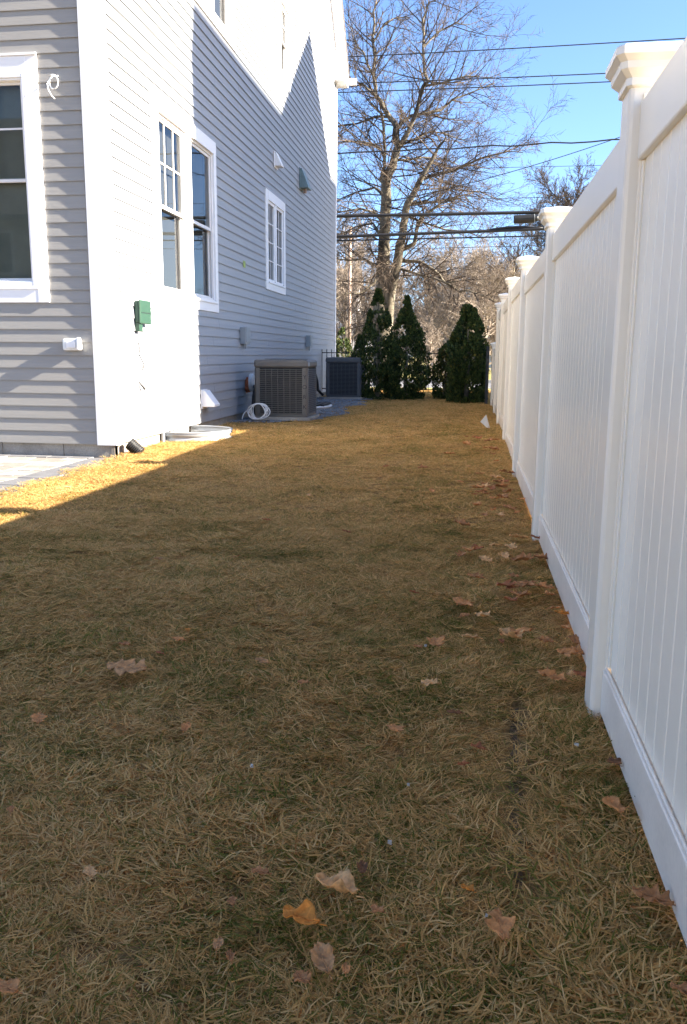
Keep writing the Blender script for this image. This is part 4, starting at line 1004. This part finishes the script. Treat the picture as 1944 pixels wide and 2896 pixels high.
grass('grass', far, [blade_patch(200+i, 130, .10, .018, .042, .0032, i > 5) for i in range(8)], 'dormant brown lawn grass running back to the evergreens')

# ---------------------------------------------------------------- fallen leaves
LEAF = {}
def leaf_mat(name, c):
    if name not in LEAF: LEAF[name] = mat('leaf_'+name, c, .7, .22, 40, .5, 120, .25, fine=.15, col2=[q*1.25 for q in c])
    return LEAF[name]
LC = {'tan': (.58, .25, .085), 'brown': (.42, .18, .065), 'red': (.37, .125, .045), 'orange': (.66, .24, .04), 'pale': (.70, .38, .155), 'grey': (.50, .25, .10), 'dark': (.22, .09, .035)}
def leaf(px, py, size, colr, kind, label, rot=0., curl=.25, grp=None, lift=.036, tilt=.1):
    """size in photo pixels (reduced view) gives the leaf length"""
    p = atZ(px*D, py*D, .02); dist = math.hypot(p.x, p.y); p.z = gz(p.x, p.y)
    L = 1.25*size*D*math.hypot(dist, CH)/F; r = random.Random(int(px*7+py)); b = MB(); nu, nv = 22, 4; rows = []
    for i in range(nu+1):
        u = i/nu
        env = math.sin(math.pi*min(1, u*.92+.06))**.8
        if kind == 'oak':
            lob = .30+.70*abs(math.cos(math.pi*(u*3.4+.15)))**.7; wl = .40*env*lob; wr = .40*env*(.30+.70*abs(math.cos(math.pi*(u*3.4+.42)))**.7)
            tw_ = .18*math.sin(u*21)
        elif kind == 'oval':
            wl = .27*env*(1+.08*math.sin(u*40)); wr = .29*env*(1+.08*math.sin(u*37+1)); tw_ = 0
        else:
            wl = .30*env*(1+.35*math.sin(u*13+px)); wr = .26*env*(1+.35*math.sin(u*11+py)); tw_ = .1*math.sin(u*16)
        row = []
        for j in range(-nv, nv+1):
            t_ = j/nv; wv = wl if j < 0 else wr
            xx = t_*wv; yy = (u-.5)+abs(t_)*tw_*.35*wv*3
            zz = curl*(t_*t_)*wv*1.2*(1+.5*math.sin(u*9+px))+curl*.35*(u-.5)**2*1.6+.035*math.sin(u*17+j)+.02*r.uniform(-1, 1)
            row.append(Vector((xx, yy, zz))*L)
        rows.append(row)
    rm = Matrix.Rotation(rot, 4, 'Z') @ Matrix.Rotation(r.uniform(-tilt, tilt)*2, 4, 'X') @ Matrix.Rotation(r.uniform(-tilt, tilt)*2, 4, 'Y')
    zmin = min((rm @ v).z for row in rows for v in row)
    for row in rows:
        for v in row:
            q = rm @ v; b.v.append((p.x+q.x, p.y+q.y, p.z+lift+q.z-zmin*.8))
    n = 2*nv+1
    for i in range(nu):
        for j in range(n-1): a_ = i*n+j; b.f.append((a_, a_+1, a_+1+n, a_+n))
    b.tube([Vector((p.x, p.y, p.z+lift-zmin*.8+.0012))+rm @ rows[i_][nv] for i_ in range(0, nu-2, 3)], [.0016, .0015, .0014, .0012, .001, .0008, .0006][:len(range(0, nu-2, 3))], 4)
    st = rm @ Vector((0, -.5*L, 0)); st2 = rm @ Vector((.02*L, -.68*L, .02*L)); c0 = Vector((p.x, p.y, p.z+lift-zmin*.8))
    b.tube([c0+st, c0+st2], .0012, 4)
    o = b.build('fallen_leaf', leaf_mat(colr, LC[colr]), smooth=True)
    o.modifiers.new('s', 'SOLIDIFY').thickness = .0006
    tag(o, label, 'leaf', grp or 'oak leaves on the lawn')
big = [
 (290,1538,66,'grey','oak','long flat brown oak leaf with deep lobes lying left of centre on the lawn',1.5,.15),
 (90,1650,30,'tan','oak','curled tan oak leaf at the left edge halfway down the lawn',.4,.3),
 (425,1675,26,'tan','oval','small upright tan leaf left of centre below the long flat oak leaf',0,.5),
 (598,1516,24,'grey','oval','faded greyish leaf sunk in the grass right of the long flat oak leaf',1.4,.2),
 (902,1676,38,'tan','oak','lobed tan oak leaf lying flat in the centre right of the lawn',.3,.2),
 (1090,1717,26,'red','rag','reddish brown crumpled leaf right of the lobed centre oak leaf',1,.4),
 (1056,1757,18,'red','rag','small reddish leaf scrap just below the reddish brown crumpled leaf',2,.4),
 (980,1572,30,'pale','oak','pale oak leaf above the centre of the lawn with spiky lobes',1.2,.25),
 (1258,1556,44,'tan','oak','large tan oak leaf lying out from the foot of the nearest fence post',1.3,.35),
 (1075,1462,28,'pale','oak','pale curled oak leaf in the right middle of the lawn',1.7,.35),
 (1145,1470,16,'red','rag','small rust red leaf beside the pale curled oak leaf',0,.4),
 (1402,1858,50,'tan','rag','broad brown leaf leaning by the bottom rail of the near fence panel',.2,.4),
 (1487,2068,56,'brown','oak','dark brown oak leaf touching the bottom rail near the right edge',1.2,.3),
 (1140,2132,62,'tan','rag','big tan torn leaf standing at lower right of the lawn',.15,.3),
 (765,2047,66,'pale','oval','big curled tan leaf rolled over at lower centre',1.35,.75),
 (688,2108,62,'orange','rag','bright orange and tan curled leaf just below the big rolled leaf',1.2,.45),
 (737,2205,56,'grey','oval','greyish tan cupped leaf near the bottom centre',.5,.55),
 (788,2226,22,'tan','oval','small round tan leaf touching the right of the greyish cupped leaf',.2,.4),
 (690,2243,34,'brown','oak','dark shrivelled oak leaf left below the greyish cupped leaf',.8,.4),
 (207,2000,28,'pale','oak','small pale star shaped oak leaf at lower left',.6,.25),
 (594,1998,28,'brown','rag','brown folded leaf left above the big rolled leaf',1.4,.4),
 (531,2062,22,'brown','rag','dull brown leaf scrap sunk in the grass left of the orange leaf',.3,.3),
 (1066,2047,22,'orange','rag','small orange brown curled leaf at lower right centre',1,.6),
 (861,2097,24,'brown','rag','brown pointed leaf scrap right below the big rolled leaf',1,.4),
 (826,1996,28,'dark','oval','dark narrow leaf standing on edge above the big rolled leaf',.2,.6),
 (16,2266,44,'tan','rag','tan leaf at the lower left edge of the picture',1.2,.3),
 (526,2182,22,'brown','rag','small brown leaf below and left of the orange leaf',.4,.5),
 (498,2155,26,'grey','oval','narrow greyish leaf above the small brown leaf at lower left centre',.1,.4),
 (27,1860,16,'brown','rag','tiny brown leaf at the left edge above the star shaped leaf',.4,.4),
 (362,1281,16,'grey','rag','small grey leaf alone in the left part of the lawn far back',1.3,.3),
 (790,1219,16,'red','rag','small reddish leaf alone in the middle of the lawn far back',1.2,.3),
 (607,1193,14,'red','rag','tiny reddish leaf left of the lone reddish leaf far back',1.4,.3),
 (945,1357,18,'red','rag','small rusty leaf in the middle distance right of centre',1,.4),
 (953,1482,20,'brown','rag','brown leaf scrap above the pale spiky oak leaf',.6,.4),
 (692,1570,20,'brown','rag','flat brown scrap deep in the grass near the centre',1.3,.2),
 (285,1480,22,'brown','rag','brown leaf just above the long flat oak leaf',1.3,.3),
 (365,1502,16,'red','rag','small rust coloured leaf up and right of the long flat oak leaf',1.2,.3),
 (430,1446,13,'orange','rag','tiny orange leaf above the small rust coloured leaf',.2,.4),
 (408,1470,20,'tan','oval','thin tan sliver of leaf between the tiny orange leaf and the rust one',1.5,.3),
 (1035,1640,24,'dark','rag','dull dark leaf right of the lobed centre oak leaf',1.3,.2),
 (1107,1284,26,'pale','oak','pale oak leaf beside the drift of leaves halfway along the lawn',.9,.3),
 (1085,1325,28,'brown','oak','brown oak leaf below the drift of leaves halfway along the lawn',1.3,.3),
 (1165,1256,26,'pale','oak','pale oak leaf near the foot of the second fence post',.7,.35),
 (1183,1233,30,'pale','oval','long narrow pale leaf lying just above its neighbour by the second post',1.5,.3),
 (1555,2283,34,'brown','rag','brown leaf in the bottom right corner by the rail',.9,.3),
 (1402,1755,30,'dark','rag','dark leaf half under the near panel bottom rail',.3,.3),
 (1240,1348,32,'tan','oak','tan oak leaf against the second fence panel rail',1.3,.3),
 (1300,1500,40,'tan','oak','tan leaf with a long stalk against the foot of the second panel',1.3,.3),
 (1316,1472,34,'brown','rag','upright brown leaf leaning on the rail before the nearest post',.1,.6),
 (1282,1408,26,'orange','rag','orange brown leaf against the rail midway along the second panel',1,.5),
 (1225,1235,22,'red','rag','red brown leaf at the foot of the second fence post',1.2,.4),
]
for e in big: leaf(e[0], e[1], e[2]*1.12, e[3], e[4], e[5], e[6], e[7])
drift = [(1070,1265,22),(1050,1272,20),(1090,1260,20),(1128,1252,14),(1238,1282,26),(1228,1276,16),(1290,1440,16),(1325,1500,26),(1330,1555,26),(1310,1550,22),(1298,1340,16),(1255,1365,16),(1092,1120,18),(1107,1112,14),(1122,1122,16),(1075,1118,12),(1098,1130,16),(1128,1145,18),(1150,1142,14),(1110,1135,14),(1083,1135,12),(1140,1182,16),(1105,1183,14),(1125,1170,12),(1106,1039,9),(1148,1088,14),(1165,1090,12),(1070,1076,10),(965,1078,14),(985,1125,12),(1085,1158,10),(1170,1320,16),(1166,1350,18),(1100,1410,24),(1245,1470,20),(1180,1175,12),(1050,1105,12),(1060,1410,14),(880,1075,9),(705,1135,9),(540,1278,10),(1190,1146,14),(1268,1395,18)]
RL = random.Random(77)
for k in range(34):
    yy = RL.uniform(2.9, 10.5); xx = fx(yy)-abs(RL.gauss(0, .22))-.05; q = Vector((xx, yy, 0))-EYE; zc = q.dot(fwd); drift.append(((972+F*q.dot(rt)/zc)/D, (1448-F*q.dot(up)/zc)/D, RL.uniform(.07, .11)*F/zc/D/1.5))
cols = ['tan', 'brown', 'red', 'pale', 'brown', 'tan']
shp = {'oak': 'lobed', 'rag': 'crumpled', 'oval': 'narrow'}
for i, (x, y_, s) in enumerate(drift):
    c_ = cols[i % 6]; k_ = R.choice(['oak', 'rag', 'oval', 'oak']); q = atZ(x*D, y_*D, .04)
    if x > 1030:
        n_ = min(range(len(posts_y)), key=lambda a: abs(posts_y[a]-q.y)); od = {3: 'nearest', 4: 'second', 5: 'third', 6: 'fourth', 7: 'fifth'}.get(n_, 'far')
        where = 'against the fence' if q.x > fx(q.y)-.16 else ('a step out from the fence' if q.x > fx(q.y)-.45 else 'well out from the fence')
        lb, gr = 'small %s %s leaf %s by the %s fence post' % (c_, shp[k_], where, od), 'small leaves drifted along the fence'
    else: lb, gr = 'small %s %s leaf lying far back in the open lawn, %s' % (c_, shp[k_], 'towards the house' if x < 720 else 'right of the middle'), 'small leaves far back in the open lawn'
    leaf(x, y_, s*1.4, c_, k_, lb, R.uniform(0, 6), R.uniform(.2, .5), gr)
for (x, y_, s, lab) in ((971, 1468, 8, 'tiny white chip in the grass beside the brown leaf scrap'), (932, 1788, 9, 'white paint chip in the grass near the middle'), (889, 1921, 10, 'small white paint flake in the grass above the big rolled leaf'), (575, 1748, 9, 'small bluish white splinter standing in the grass at left centre'), (1315, 1700, 12, 'flat white chip in the grass beside the near fence panel'), (1110, 2090, 8, 'tiny white chip above the big torn leaf')):
    p = atZ(x*D, y_*D, .03); L = .7*s*D*math.hypot(p.length, 1)/F; b = MB()
    b.box(p.x-L/2, p.x+L/2, p.y-L*.35, p.y+L*.3, .026, .032); i = len(b.v)
    b.v = [(q[0]+R.uniform(-.2, .2)*L, q[1]+R.uniform(-.2, .2)*L, q[2]+gz(p.x, p.y)+R.uniform(0, .004)) for q in b.v]
    tag(b.build('paint_chip', m_chip), lab, 'chip', 'white chips in the lawn')
